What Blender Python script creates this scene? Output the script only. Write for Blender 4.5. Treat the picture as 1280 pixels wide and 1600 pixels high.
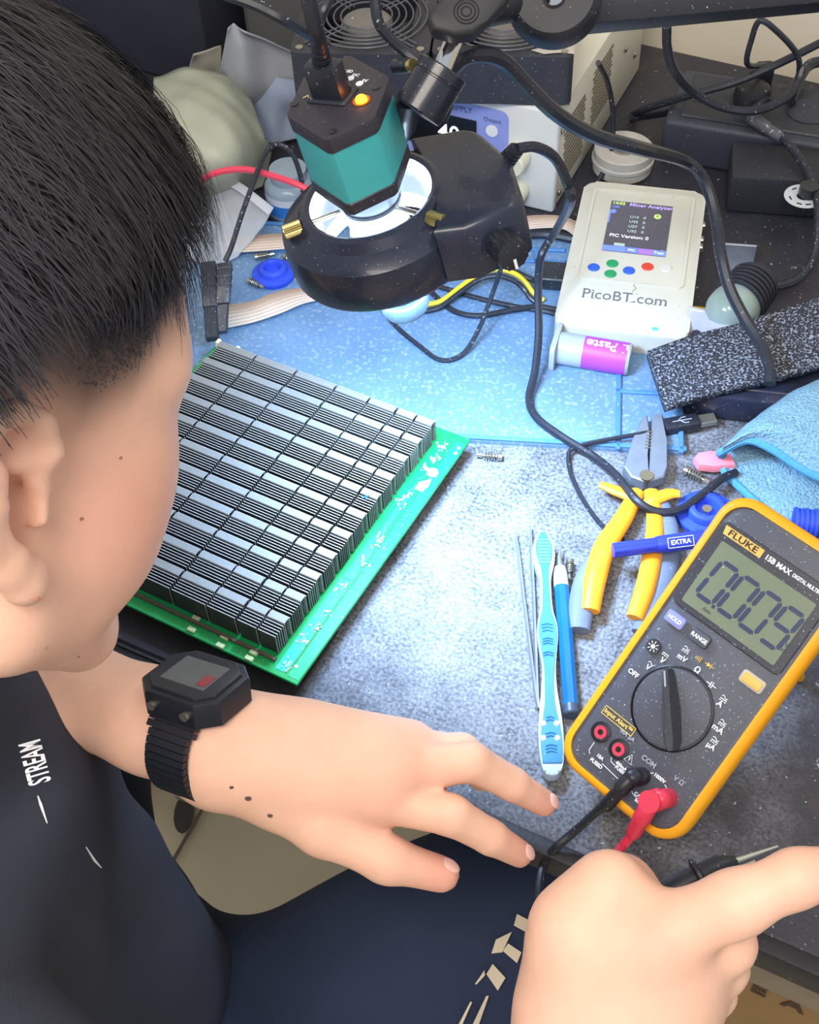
import bpy, bmesh, math, random
import numpy as np
from mathutils import Vector, Matrix

for o in list(bpy.data.objects):
    bpy.data.objects.remove(o, do_unlink=True)
S = bpy.context.scene
COL = S.collection
V = lambda *a: Vector(a)
PI = math.pi

# ------------------------------------------------------------------ camera
FPX, PITCH, ROLL, CAM_H = 2000.0, math.radians(50), math.radians(3.4), 0.71
cam_d = bpy.data.cameras.new('camera')
cam = bpy.data.objects.new('camera', cam_d)
COL.objects.link(cam)
S.camera = cam
_f = V(0, math.cos(PITCH), -math.sin(PITCH))
_u0 = V(0, math.sin(PITCH), math.cos(PITCH))
_r = V(1, 0, 0) * math.cos(ROLL) - _u0 * math.sin(ROLL)
_u = V(1, 0, 0) * math.sin(ROLL) + _u0 * math.cos(ROLL)
CAM = V(0, 0, CAM_H)
_m = Matrix((_r, _u, -_f)).transposed().to_4x4()
_m.translation = CAM
cam.matrix_world = _m
cam_d.sensor_fit = 'HORIZONTAL'
cam_d.sensor_width = 36
cam_d.lens = FPX / 1280 * 36
cam_d.clip_start = 0.02


def ray(x, y):
    return _f + _r * ((x - 640) / FPX) - _u * ((y - 800) / FPX)


def P(x, y, z=0.0):
    """world point of the height z that the photograph shows at x, y"""
    d = ray(x, y)
    return CAM + d * ((z - CAM_H) / d.z)


def D(x, y, d):
    """world point at distance d along the view axis"""
    return CAM + ray(x, y) * d


def on_plane(x, y, o, n):
    d = ray(x, y)
    return CAM + d * ((o - CAM).dot(n) / d.dot(n))


# ------------------------------------------------------------------ world, lamps, exposure
w = bpy.data.worlds.new('room_light')
S.world = w
w.use_nodes = True
w.node_tree.nodes['Background'].inputs[0].default_value = (0.84, 0.91, 1.0, 1)
w.node_tree.nodes['Background'].inputs[1].default_value = 0.55


def area(name, loc, target, size, energy, color, shape='RECTANGLE', size_y=None, spread=PI):
    l = bpy.data.lights.new(name, 'AREA')
    l.shape = shape
    l.size = size
    if size_y:
        l.size_y = size_y
    l.energy = energy
    l.color = color
    l.spread = spread
    o = bpy.data.objects.new(name, l)
    COL.objects.link(o)
    o.location = loc
    o.rotation_euler = (Vector(target) - Vector(loc)).to_track_quat('-Z', 'Y').to_euler()
    return o


area('ceiling_lamp', (-0.35, -0.40, 1.7), (-0.05, 0.35, 0.1), 1.2, 27, (1.0, 0.90, 0.80), size_y=0.6)
area('ceiling_lamp', (0.9, 1.0, 1.75), (0.3, 0.6, 0.0), 1.0, 12, (0.93, 0.96, 1.0), size_y=0.6)
vs = S.view_settings
vs.view_transform = 'Standard'
vs.look = 'None'
vs.gamma = 1.0
vs.use_curve_mapping = False
vs.exposure = 0.25

# ------------------------------------------------------------------ materials
MATS = {}


def srgb(c):
    if isinstance(c, str):
        c = [int(c[i:i + 2], 16) / 255 for i in (0, 2, 4)]
    return tuple(x / 12.92 if x <= 0.04045 else ((x + 0.055) / 1.055) ** 2.4 for x in c) + (1,)


def mat(name, col, rough=0.5, metal=0.0, var=0.12, scale=60, bump=0.0, bscale=None, dust=0.0, dscale=350,
        dcol='c9d2da', coat=0.0, trans=0.0, alpha=1.0, emit=None, estr=0.0, sub=0.0, spec=0.5, ior=1.45, bdist=0.001):
    if name in MATS:
        return MATS[name]
    m = bpy.data.materials.new(name)
    m.use_nodes = True
    nt = m.node_tree
    N, L = nt.nodes, nt.links
    b = N['Principled BSDF']
    c = srgb(col)
    b.inputs['Roughness'].default_value = rough
    b.inputs['Metallic'].default_value = metal
    b.inputs['Coat Weight'].default_value = coat
    b.inputs['Transmission Weight'].default_value = trans
    b.inputs['Alpha'].default_value = alpha
    b.inputs['Specular IOR Level'].default_value = spec
    b.inputs['IOR'].default_value = ior
    if sub:
        b.inputs['Subsurface Weight'].default_value = sub
        b.inputs['Subsurface Radius'].default_value = (0.012, 0.005, 0.003)
        b.inputs['Subsurface Scale'].default_value = 0.6
    tc = N.new('ShaderNodeTexCoord')
    n1 = N.new('ShaderNodeTexNoise')
    n1.inputs['Scale'].default_value = scale
    n1.inputs['Detail'].default_value = 4
    L.new(tc.outputs['Object'], n1.inputs['Vector'])
    mx = N.new('ShaderNodeMix')
    mx.data_type = 'RGBA'
    mx.inputs[6].default_value = tuple(x * (1 - var) for x in c[:3]) + (1,)
    mx.inputs[7].default_value = tuple(min(1, x * (1 + var) + var * 0.012) for x in c[:3]) + (1,)
    L.new(n1.outputs['Fac'], mx.inputs[0])
    out = mx.outputs[2]
    if dust:
        n2 = N.new('ShaderNodeTexNoise')
        n2.inputs['Scale'].default_value = dscale * 1.8
        n2.inputs['Detail'].default_value = 3
        L.new(tc.outputs['Object'], n2.inputs['Vector'])
        rp = N.new('ShaderNodeValToRGB')
        rp.color_ramp.elements[0].position = 0.70 - 0.22 * dust
        rp.color_ramp.elements[0].color = (0, 0, 0, 1)
        rp.color_ramp.elements[1].position = 0.79 - 0.15 * dust
        rp.color_ramp.elements[1].color = (1, 1, 1, 1)
        L.new(n2.outputs['Fac'], rp.inputs[0])
        m2 = N.new('ShaderNodeMix')
        m2.data_type = 'RGBA'
        m2.inputs[7].default_value = srgb(dcol)
        L.new(rp.outputs[0], m2.inputs[0])
        L.new(out, m2.inputs[6])
        out = m2.outputs[2]
    L.new(out, b.inputs['Base Color'])
    if bump:
        n3 = N.new('ShaderNodeTexNoise')
        n3.inputs['Scale'].default_value = bscale or scale * 6
        n3.inputs['Detail'].default_value = 3
        L.new(tc.outputs['Object'], n3.inputs['Vector'])
        bp = N.new('ShaderNodeBump')
        bp.inputs['Strength'].default_value = bump
        bp.inputs['Distance'].default_value = bdist
        L.new(n3.outputs['Fac'], bp.inputs['Height'])
        L.new(bp.outputs[0], b.inputs['Normal'])
    if emit:
        b.inputs['Emission Color'].default_value = srgb(emit)
        b.inputs['Emission Strength'].default_value = estr
    MATS[name] = m
    return m


# ------------------------------------------------------------------ object helpers
def link(name, me, m=None, parent=None):
    o = bpy.data.objects.new(name, me)
    COL.objects.link(o)
    if m is not None and me is not None and not me.materials:
        for k in (m if isinstance(m, (list, tuple)) else [m]):
            me.materials.append(k)
    if parent is not None:
        o.parent = parent
    return o


def tag(o, label, cat, group=None, kind=None):
    if label:
        o['label'] = label
    if cat:
        o['category'] = cat
    if group:
        o['group'] = group
    if kind:
        o['kind'] = kind
    return o


def thing(name, label, cat, M=None, group=None):
    o = bpy.data.objects.new(name, None)
    COL.objects.link(o)
    o.empty_display_size = 0.02
    if M is not None:
        o.matrix_world = M
    FR[o.name] = (M or Matrix()).inverted()
    return tag(o, label, cat, group)


FR = {}


def frame(o, ex, ey, ez=None):
    """matrix from origin and axes"""
    ex = ex.normalized()
    if ez is None:
        ez = ex.cross(ey).normalized()
    ey = ez.cross(ex).normalized()
    m = Matrix((ex, ey, ez)).transposed().to_4x4()
    m.translation = o
    return m


def rotz(o, deg):
    a = math.radians(deg)
    return frame(Vector(o), V(math.cos(a), math.sin(a), 0), V(-math.sin(a), math.cos(a), 0))


class B:
    """collects shapes in a bmesh; build() links them as one mesh object"""

    def __init__(s):
        s.bm = bmesh.new()

    def _bev(s, geom, r, seg):
        if r > 0:
            es = list({e for v in geom for e in v.link_edges})
            bmesh.ops.bevel(s.bm, geom=es, offset=r, segments=seg, affect='EDGES', profile=0.5)

    def box(s, c, size, r=0, seg=2, M=None):
        vs_ = bmesh.ops.create_cube(s.bm, size=1)['verts']
        T = Matrix.Translation(Vector(c)) @ Matrix.Diagonal((*size, 1))
        if M is not None:
            T = M @ T
        bmesh.ops.transform(s.bm, matrix=T, verts=vs_)
        s._bev(vs_, r, seg)
        return s

    def cyl(s, a, b, r1, r2=None, n=24, cap=True):
        a, b = Vector(a), Vector(b)
        r2 = r1 if r2 is None else r2
        d = b - a
        vs_ = bmesh.ops.create_cone(s.bm, cap_ends=cap, segments=n, radius1=r1, radius2=r2, depth=d.length)['verts']
        q = d.to_track_quat('Z', 'Y').to_matrix().to_4x4()
        bmesh.ops.transform(s.bm, matrix=Matrix.Translation((a + b) / 2) @ q, verts=vs_)
        return s

    def sph(s, c, r, n=16, sc=(1, 1, 1)):
        vs_ = bmesh.ops.create_uvsphere(s.bm, u_segments=n, v_segments=max(6, n // 2), radius=r)['verts']
        bmesh.ops.transform(s.bm, matrix=Matrix.Translation(Vector(c)) @ Matrix.Diagonal((*sc, 1)), verts=vs_)
        return s

    def prism(s, pts, z0, z1, r=0, seg=2):
        """polygon (x, y) extruded from z0 to z1"""
        lo = [s.bm.verts.new((p[0], p[1], z0)) for p in pts]
        hi = [s.bm.verts.new((p[0], p[1], z1)) for p in pts]
        n = len(pts)
        s.bm.faces.new(list(reversed(lo)))
        top = s.bm.faces.new(hi)
        for i in range(n):
            s.bm.faces.new((lo[i], lo[(i + 1) % n], hi[(i + 1) % n], hi[i]))
        if r > 0:
            bmesh.ops.bevel(s.bm, geom=list(top.edges), offset=r, segments=seg, affect='EDGES', profile=0.5)
        return s

    def lathe(s, prof, n=32, M=None):
        """profile of (radius, height) about z"""
        rings = []
        for (r, z) in prof:
            if r < 1e-6:
                rings.append([s.bm.verts.new((0, 0, z))])
            else:
                rings.append([s.bm.verts.new((r * math.cos(2 * PI * i / n), r * math.sin(2 * PI * i / n), z)) for i in range(n)])
        new = [v for q in rings for v in q]
        for p, q in zip(rings, rings[1:]):
            for i in range(n):
                j = (i + 1) % n
                if len(p) == 1 and len(q) == 1:
                    continue
                if len(p) == 1:
                    s.bm.faces.new((p[0], q[i], q[j]))
                elif len(q) == 1:
                    s.bm.faces.new((p[i], q[0], p[j]))
                else:
                    s.bm.faces.new((p[i], p[j], q[j], q[i]))
        if M is not None:
            bmesh.ops.transform(s.bm, matrix=M, verts=new)
        return s

    def tube(s, pts, r, n=10, closed=False, flat=None):
        """tube through points; r number or list; flat squashes one cross axis"""
        pts = [Vector(p) for p in pts]
        k = len(pts)
        rr = r if isinstance(r, (list, tuple)) else [r] * k
        rings = []
        up = V(0.13, 0.21, 0.97)
        prev = None
        for i, p in enumerate(pts):
            a = pts[(i - 1) % k] if (i > 0 or closed) else p
            c = pts[(i + 1) % k] if (i < k - 1 or closed) else p
            t = (c - a).normalized()
            x = t.cross(up) if prev is None else prev - t * prev.dot(t)
            if x.length < 1e-5:
                x = t.orthogonal()
            x.normalize()
            y = t.cross(x)
            prev = x
            fy = 1 if flat is None else flat
            rings.append([s.bm.verts.new(p + (x * math.cos(2 * PI * j / n) + y * math.sin(2 * PI * j / n) * fy) * rr[i]) for j in range(n)])
        for i in range(k if closed else k - 1):
            p, q = rings[i], rings[(i + 1) % k]
            for j in range(n):
                s.bm.faces.new((p[j], p[(j + 1) % n], q[(j + 1) % n], q[j]))
        if not closed:
            s.bm.faces.new(list(reversed(rings[0])))
            s.bm.faces.new(rings[-1])
        return s

    def build(s, name, m=None, parent=None, smooth=True, xf=None, ang=35, local=False):
        bmesh.ops.recalc_face_normals(s.bm, faces=s.bm.faces)
        if xf is not None:
            bmesh.ops.transform(s.bm, matrix=xf, verts=s.bm.verts)
        if parent is not None and not local and parent.name in FR:
            bmesh.ops.transform(s.bm, matrix=FR[parent.name], verts=s.bm.verts)
        me = bpy.data.meshes.new(name)
        s.bm.to_mesh(me)
        s.bm.free()
        if smooth:
            me.shade_smooth()
            me.set_sharp_from_angle(angle=math.radians(ang))
        return link(name, me, m, parent)


def spline(pts, n=8):
    """Catmull-Rom through points"""
    p = [Vector(q) for q in pts]
    p = [p[0] * 2 - p[1]] + p + [p[-1] * 2 - p[-2]]
    out = []
    for i in range(1, len(p) - 2):
        a, b, c, d = p[i - 1:i + 3]
        for k in range(n):
            t = k / n
            out.append(0.5 * ((2 * b) + (c - a) * t + (2 * a - 5 * b + 4 * c - d) * t * t + (3 * b - a - 3 * c + d) * t ** 3))
    out.append(p[-2])
    return out


def pz(lst):
    """[(px, py, height)] to world points"""
    return [P(*q) for q in lst]


def cable(name, pts, r, m, parent=None, n=8, ns=8, flat=None):
    return B().tube(spline(pts, ns), r, n, flat=flat).build(name, m, parent)


def rrect(w_, h_, r, n=5, cx=0, cy=0):
    out = []
    for (sx, sy, a0) in ((1, 1, 0), (-1, 1, 90), (-1, -1, 180), (1, -1, 270)):
        for k in range(n + 1):
            a = math.radians(a0 + 90 * k / n)
            out.append((cx + sx * (w_ / 2 - r) + r * math.cos(a), cy + sy * (h_ / 2 - r) + r * math.sin(a)))
    return out


def text(name, body, size, m, parent, M, depth=0.0001, bold=0.0, align='CENTER', shear=0.0, sx=1.0):
    """flat lettering as a mesh; M places it in world space"""
    c = bpy.data.curves.new(name, 'FONT')
    c.body = body
    c.size = size
    c.extrude = depth
    c.offset = bold
    c.align_x = align
    c.align_y = 'CENTER'
    c.shear = shear
    c.resolution_u = 3
    t = bpy.data.objects.new(name, c)
    COL.objects.link(t)
    dg = bpy.context.evaluated_depsgraph_get()
    me = bpy.data.meshes.new_from_object(t.evaluated_get(dg))
    bpy.data.objects.remove(t, do_unlink=True)
    bpy.data.curves.remove(c)
    T = M @ Matrix.Diagonal((sx, 1, 1, 1))
    if parent is not None and parent.name in FR:
        T = FR[parent.name] @ T
    me.transform(T)
    me.materials.clear()
    o = link(name, me, m, parent)
    return o


def mesh(name, verts, faces, m, parent=None, smooth=True):
    me = bpy.data.meshes.new(name)
    if parent is not None and parent.name in FR:
        F_ = FR[parent.name]
        verts = [F_ @ Vector(v) for v in verts]
    me.from_pydata([tuple(v) for v in verts], [], faces)
    me.update()
    if smooth:
        me.shade_smooth()
    return link(name, me, m, parent)


def spring_screw(p, d, label, s=1.0, group='loose spring screws on the bench'):
    """small screw with a coil spring round its shank; p base, d direction"""
    d = Vector(d).normalized()
    M = frame(Vector(p), d, V(0, 0, 1).cross(d) if abs(d.z) < 0.9 else V(0, 1, 0))
    t = thing('spring_screw', label, 'screw', M, group)
    k = 0.001 * s
    def cy(x0, x1, r):
        return B().cyl(M @ V(x0 * k, 0, 0), M @ V(x1 * k, 0, 0), r * k, n=12)
    cy(0, 3, 3.1).build('head', STEEL, t)
    b = cy(3, 15, 1.2)
    b.cyl(M @ V(15 * k, 0, 0), M @ V(19 * k, 0, 0), 1.9 * k, n=10)
    b.build('shank', STEEL, t)
    pts = [M @ V((3.5 + 10 * i / 60) * k, 3 * k * math.cos(i * 2 * PI / 12), 3 * k * math.sin(i * 2 * PI / 12)) for i in range(61)]
    B().tube(pts, 0.55 * k, 5).build('spring', STEEL, t)
    return t


BLACK = mat('black_plastic', '282a33', 0.42, var=0.2, dust=0.12, dscale=500)
BLACKM = mat('black_enamel', '20222c', 0.33, var=0.15, dust=0.05, dscale=420, coat=0.3)
RUBBER = mat('black_rubber', '282b35', 0.45, var=0.2, dust=0.28, dscale=300)
RUBBERC = mat('black_rubber_clean', '262933', 0.38, var=0.2, dust=0.1, dscale=300)
STEEL = mat('steel', 'b5b3a6', 0.3, metal=0.9, var=0.15)
CHROME = mat('chrome', 'd9d9d9', 0.1, metal=1.0, var=0.05)
BRASS = mat('brass', 'c9b87c', 0.3, metal=0.9, var=0.1)
WHITE = mat('white_print', 'e9ecef', 0.6, var=0.05)
# ------------------------------------------------------------------ the setting: floor, wall, bench
AZ = -29.5
DESK = rotz(P(850, 1310), AZ)          # x along the front edge, y away from the sitter
dex = V(math.cos(math.radians(AZ)), math.sin(math.radians(AZ)), 0)
dey = V(-dex.y, dex.x, 0)


def desk_material():
    m = mat('bench_top', '2a2932', 0.5, var=0.35, scale=9)
    nt = m.node_tree
    N, L = nt.nodes, nt.links
    b = N['Principled BSDF']
    old = b.inputs['Base Color'].links[0].from_socket
    tc = next(n for n in N if n.type == 'TEX_COORD')

    def noise(sc, det, rough=0.6, stretch=None):
        n = N.new('ShaderNodeTexNoise')
        n.inputs['Scale'].default_value = sc
        n.inputs['Detail'].default_value = det
        n.inputs['Roughness'].default_value = rough
        if stretch:
            mp = N.new('ShaderNodeMapping')
            mp.inputs['Scale'].default_value = stretch
            mp.inputs['Rotation'].default_value = (0, 0, 0.5)
            L.new(tc.outputs['Object'], mp.inputs['Vector'])
            L.new(mp.outputs[0], n.inputs['Vector'])
        else:
            L.new(tc.outputs['Object'], n.inputs['Vector'])
        return n.outputs['Fac']

    def ramp(src, a, c):
        r = N.new('ShaderNodeValToRGB')
        r.color_ramp.elements[0].position = a
        r.color_ramp.elements[0].color = (0, 0, 0, 1)
        r.color_ramp.elements[1].position = c
        r.color_ramp.elements[1].color = (1, 1, 1, 1)
        L.new(src, r.inputs[0])
        return r.outputs[0]

    def math_(op, a, c):
        n = N.new('ShaderNodeMath')
        n.operation = op
        for i, q in enumerate((a, c)):
            if isinstance(q, (int, float)):
                n.inputs[i].default_value = q
            else:
                L.new(q, n.inputs[i])
        return n.outputs[0]

    def mixc(fac, a, col):
        n = N.new('ShaderNodeMix')
        n.data_type = 'RGBA'
        L.new(fac, n.inputs[0])
        L.new(a, n.inputs[6])
        n.inputs[7].default_value = srgb(col)
        return n.outputs[2]
    # worn, dusty patch; also paints part of the ring light pool's falloff into the colour
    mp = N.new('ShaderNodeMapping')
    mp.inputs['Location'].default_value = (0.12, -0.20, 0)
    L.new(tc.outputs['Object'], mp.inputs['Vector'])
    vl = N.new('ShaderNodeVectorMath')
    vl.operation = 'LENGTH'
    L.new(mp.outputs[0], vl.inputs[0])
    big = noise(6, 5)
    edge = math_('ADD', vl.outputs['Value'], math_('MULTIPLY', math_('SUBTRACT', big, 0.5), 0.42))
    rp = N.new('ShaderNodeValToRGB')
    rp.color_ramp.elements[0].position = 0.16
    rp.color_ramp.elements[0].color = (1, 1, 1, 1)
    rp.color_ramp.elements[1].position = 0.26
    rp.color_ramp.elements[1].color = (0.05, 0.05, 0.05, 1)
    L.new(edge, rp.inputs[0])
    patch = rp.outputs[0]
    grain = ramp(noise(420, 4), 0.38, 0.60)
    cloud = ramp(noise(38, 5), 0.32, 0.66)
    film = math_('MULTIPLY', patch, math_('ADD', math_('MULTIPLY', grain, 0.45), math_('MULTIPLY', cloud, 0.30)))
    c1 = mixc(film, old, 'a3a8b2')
    scr = ramp(noise(120, 3, 0.7, (1, 14, 1)), 0.66, 0.72)
    c2 = mixc(math_('MULTIPLY', scr, 0.5), c1, 'a9adb8')
    speck = ramp(noise(260, 2), 0.68, 0.73)
    c3 = mixc(math_('MULTIPLY', speck, 0.7), c2, 'c9ccd2')
    splash = ramp(noise(55, 6, 0.75), 0.645, 0.70)
    c4 = mixc(math_('MULTIPLY', splash, 0.55), c3, 'b9bac0')
    rust = ramp(noise(16, 5), 0.60, 0.72)
    c5 = mixc(math_('MULTIPLY', rust, 0.35), c4, '5a4a3e')
    L.new(c5, b.inputs['Base Color'])
    bp = N.new('ShaderNodeBump')
    bp.inputs['Strength'].default_value = 0.5
    bp.inputs['Distance'].default_value = 0.0008
    L.new(noise(330, 4), bp.inputs['Height'])
    L.new(bp.outputs[0], b.inputs['Normal'])
    return m


tag(B().box((0, 0, -0.785), (5, 5, 0.06)).build('floor', mat('floor_tile', 'ded0ae', 0.5, var=0.1, scale=5, bump=0.2, bscale=60)), 'beige tiled floor under the bench', 'floor', kind='structure')
fl = bpy.data.objects['floor']
for i in range(-2, 3):
    pass
FT = mat('floor_tile', 'a89d8a')
GR = mat('floor_grout', '6d6458', 0.8)
fg = P(245, 1390, -0.75)
fd = (P(330, 1240, -0.75) - fg).normalized()
fn = V(-fd.y, fd.x, 0)
b = B()
for k in (-2, -1, 0, 1, 2):
    c = fg + fn * (0.4 * k)
    b.box((0, 0, 0), (4.5, 0.004, 0.002), M=frame(c + V(0, 0, 0.0005), fd, fn))
    c = fg + fd * (0.4 * k + 0.23)
    b.box((0, 0, 0), (4.5, 0.004, 0.002), M=frame(c + V(0, 0, 0.0005), fn, -fd))
b.build('grout_line', GR, fl)
st = mat('floor_stain', '4d4640', 0.7)
for (x, y, s) in ((287, 1272, 0.016),):
    c = P(x, y, -0.7495)
    B().sph(c, s, 14, (0.8, 1.7, 0.03)).build('stain', st, fl)

WZ0 = DESK @ V(0, 0.87, 0)
Mw = frame(WZ0 + V(0, 0, 0.55), dex, dey)
tag(B().box((0, 0.03, 0), (4, 0.06, 2.6)).build('wall_back', mat('cream_wall', 'e2d8c2', 0.8, var=0.12, scale=7, bump=0.15), xf=Mw), 'cream painted wall behind the bench', 'wall', kind='structure')

bench = thing('workbench', 'dark scuffed workbench top with black edge and legs', 'workbench', DESK)
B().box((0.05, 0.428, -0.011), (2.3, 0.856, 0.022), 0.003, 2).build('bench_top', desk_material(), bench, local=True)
EDGE = mat('bench_edge', '1d1c22', 0.55, var=0.5, scale=25, bump=0.5, bscale=150, dust=0.06, dscale=90, dcol='6f655c')
B().box((0.05, -0.004, -0.0115), (2.3, 0.012, 0.024), 0.003, 2).build('edge_strip', EDGE, bench, local=True)
B().box((0.05, 0.55, -0.039), (2.26, 0.03, 0.034), 0.002, 1).build('front_rail', EDGE, bench, local=True)
b = B()
b.box((-0.432, 0.042, 0.0012), (0.50, 0.07, 0.0024), 0.001, 1)
b.box((-0.432, 0.004, 0.0016), (0.50, 0.002, 0.0022), 0.0004, 1)
b.build('edge_mat', EDGE, bench, local=True)
for x in (-1.05, 0.258, 1.15):
    B().box((x, 0.03, -0.40), (0.022, 0.022, 0.69), 0.002, 1).build('leg', BLACK, bench, local=True)
for x in (-1.05, 1.15):
    B().box((x, 0.8, -0.40), (0.022, 0.022, 0.69), 0.002, 1).build('leg', BLACK, bench, local=True)

# carton under the right end of the bench
cb_o = DESK @ V(0.09, 0.008, -0.25)
cbM = rotz(cb_o, AZ)
carton = thing('cardboard_box', 'brown cardboard box with stamped HEAT lettering under the bench edge', 'box', cbM)
CARD = mat('cardboard', '8d6f45', 0.8, var=0.15, scale=30)
B().box((0.077, 0.15, 0.11), (0.154, 0.3, 0.22), 0.003, 1).build('body', CARD, carton, local=True)
B().box((0.077, -0.0015, 0.195), (0.154, 0.004, 0.05), 0.001, 1).build('flap', mat('card_grey', '857a66', 0.85, var=0.2, scale=40), carton, local=True)
tx = mat('stamp_brown', '46311f', 0.8)
for i, chx in enumerate('HEATER'):
    text('lettering', chx, 0.02, tx, carton, cbM @ Matrix.Translation((0.033 + i * 0.0215, -0.0008, 0.158)) @ Matrix.Rotation(PI / 2, 4, 'X'), bold=0.0006)
# ------------------------------------------------------------------ blue silicone mat
MATZ = 0.004
SIL = mat('blue_silicone', '6688ad', 0.6, var=0.35, scale=16, bump=0.4, bscale=260, dust=0.75, dscale=170, dcol='8fa3ba')
SILR = mat('blue_silicone_rim', '4c80b8', 0.55, var=0.2, scale=30, dust=0.25, dscale=200, dcol='b4c6d6')
mo = P(690, 690)
mex = (P(965, 706) - mo).normalized()
mM = frame(mo, mex, V(-mex.y, mex.x, 0))
mMi = mM.inverted()


def ml(x, y, z=0.0):
    q = mMi @ P(x, y, z)
    return q.x, q.y


smat = thing('silicone_mat', 'blue silicone repair mat with raised compartment ridges, dusty', 'mat', mM)
xr = ml(965, 706)[0]
x2 = ml(1066, 640)[0]
yb = ml(860, 372)[1]
B().prism([(-0.42, 0), (x2, 0), (x2, yb), (-0.42, yb)], 0, MATZ, 0.0008, 1).build('mat_sheet', SIL, smat, local=True)


def ridge(x0, y0, x1, y1, w_=0.004, h=0.003):
    a, c = V(x0, y0, 0), V(x1, y1, 0)
    d = c - a
    M = frame((a + c) / 2 + V(0, 0, MATZ + h / 2 - 0.0005), d, V(-d.y, d.x, 0))
    B().box((0, 0, 0), (d.length + w_, w_, h), 0.0008, 1, M=M).build('ridge', SILR, smat, local=True)


ridge(-0.42, 0.002, x2, 0.002)
ridge(xr, 0, xr, ml(980, 575)[1])
yr = ml(960, 618)[1]
yr2 = ml(975, 585)[1]
ridge(xr, yr, x2 - 0.002, yr)
ridge(x2 - 0.002, 0, x2 - 0.002, yb)
ridge(-0.42, yb - 0.002, x2, yb - 0.002)
y3 = ml(760, 412)[1]
ridge(-0.42, y3, ml(880, 420)[0], y3)
y4 = ml(800, 395)[1]
ridge(-0.42, y4, ml(880, 400)[0], y4)
for xx in (745, 800, 838):
    a = ml(xx, 403)
    ridge(a[0], y3, a[0], y4)

# ------------------------------------------------------------------ hash board
BZ = 0.020
bB = P(464, 1070, BZ)
bA = P(740, 688, BZ)
ey_ = (bA - bB).normalized()
e1 = V(ey_.y, -ey_.x, 0)
e2 = (P(464, 1071, BZ) - P(175, 948, BZ)).normalized()
ex_ = (e1 * 0.8 + e2 * 0.2).normalized()
ey_ = V(-ex_.y, ex_.x, 0)
bM = frame(bB, ex_, ey_)
bMi = bM.inverted()
board = thing('hash_board', 'green circuit board covered by rows of silver finned heatsinks', 'circuit board', bM)
BL = (bMi @ bA).y
HT = 0.0205


def bl(x, y, z):
    q = bMi @ P(x, y, z)
    return q.x, q.y


zt = BZ + HT
cols = [bl(x, y, zt)[0] for x, y in ((332, 545), (397, 560), (461, 583), (526, 603), (580, 620), (624, 635), (655, 645), (684, 655))]
yback = np.mean([bl(397, 557, zt)[1], bl(680, 650, zt)[1]])
yfront = bl(422, 1021, BZ)[1]
print('BOARD', BL, [round(c, 4) for c in cols], yback, yfront)
PCB = mat('green_solder_mask', '05964c', 0.35, var=0.35, scale=22, dust=0.1, dscale=260, coat=0.3)
PCB2 = mat('light_solder_mask', '18b872', 0.35, var=0.2, scale=40, dust=0.2, dscale=300)
COPP = mat('teal_copper_pour', '22b8a4', 0.35, var=0.2, scale=60, dust=0.25, dscale=320)
xl = cols[0] - 0.016
B().box(((xl) / 2, BL / 2, -0.0012), (-xl, BL, 0.0024), 0.0003, 1).build('circuit_board', PCB, board, local=True)
RAILM = mat('board_rail_brown', '5b5246', 0.5, var=0.2)
B().box(((cols[0] + cols[-1]) / 2, yfront - 0.003, 0.0012), (cols[-1] - cols[0], 0.0022, 0.0024)).build('front_bar', RAILM, board, local=True)
# strip details right of the sinks
sx = cols[-1] + 0.0015
for (y0, y1, x0, x1, m) in ((0.004, 0.085, sx + 0.001, -0.011, COPP), (0.088, 0.128, sx + 0.002, -0.0115, COPP), (0.132, 0.17, sx + 0.004, -0.0125, COPP), (0.003, 0.232, -0.0085, -0.0008, PCB2)):
    B().box(((x0 + x1) / 2, (y0 + y1) / 2, 0.0001), (x1 - x0, y1 - y0, 0.0003)).build('copper_pour', m, board, local=True)
DK = mat('trace_dark', '0b7a4a', 0.5)
b = B()
b.box((-0.0098, BL * 0.47, 0.0002), (0.0005, BL * 0.86, 0.0004))
b.box((-0.006, 0.082, 0.0003), (0.004, 0.0006, 0.0004))
b.box((-0.006, 0.096, 0.0003), (0.004, 0.0006, 0.0004))
b.box((-0.0085, 0.089, 0.0003), (0.0005, 0.015, 0.0004))
b.build('trace', DK, board, local=True)['kind'] = 'stuff'
rnd = random.Random(5)
SMD = mat('smd_parts', 'cfd6d4', 0.4, var=0.4, scale=400)
for cy in (0.011, 0.030, 0.043, 0.056, 0.078, 0.104, 0.121, 0.128, 0.160, 0.170, 0.199, 0.212, 0.224):
    b = B()
    cx = sx + rnd.uniform(0.004, 0.009)
    for k in range(rnd.choice((6, 9, 12))):
        w_, l_ = rnd.choice(((0.0008, 0.0014), (0.0006, 0.001), (0.0016, 0.001), (0.001, 0.0022)))
        b.box((cx + rnd.gauss(0, 0.0022), cy + rnd.gauss(0, 0.0025), 0.0006), (w_, l_, 0.0009))
    b.build('component_cluster', SMD, board, local=True)
b = B()
for k in range(26):
    y0 = rnd.uniform(0.01, BL - 0.03)
    x0 = rnd.uniform(sx + 0.003, -0.013)
    q = [V(x0, y0, 0.0003), V(x0 + rnd.uniform(0.001, 0.003), y0 + 0.004, 0.0003), V(x0 + 0.002, y0 + rnd.uniform(0.006, 0.014), 0.0003)]
    b.tube(q, 0.00018, 4)
b.build('trace', mat('trace_light', '6fe0b4', 0.4), board, local=True)['kind'] = 'stuff'
# printed marks: circle, triangle, small square, and hole pads


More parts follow.
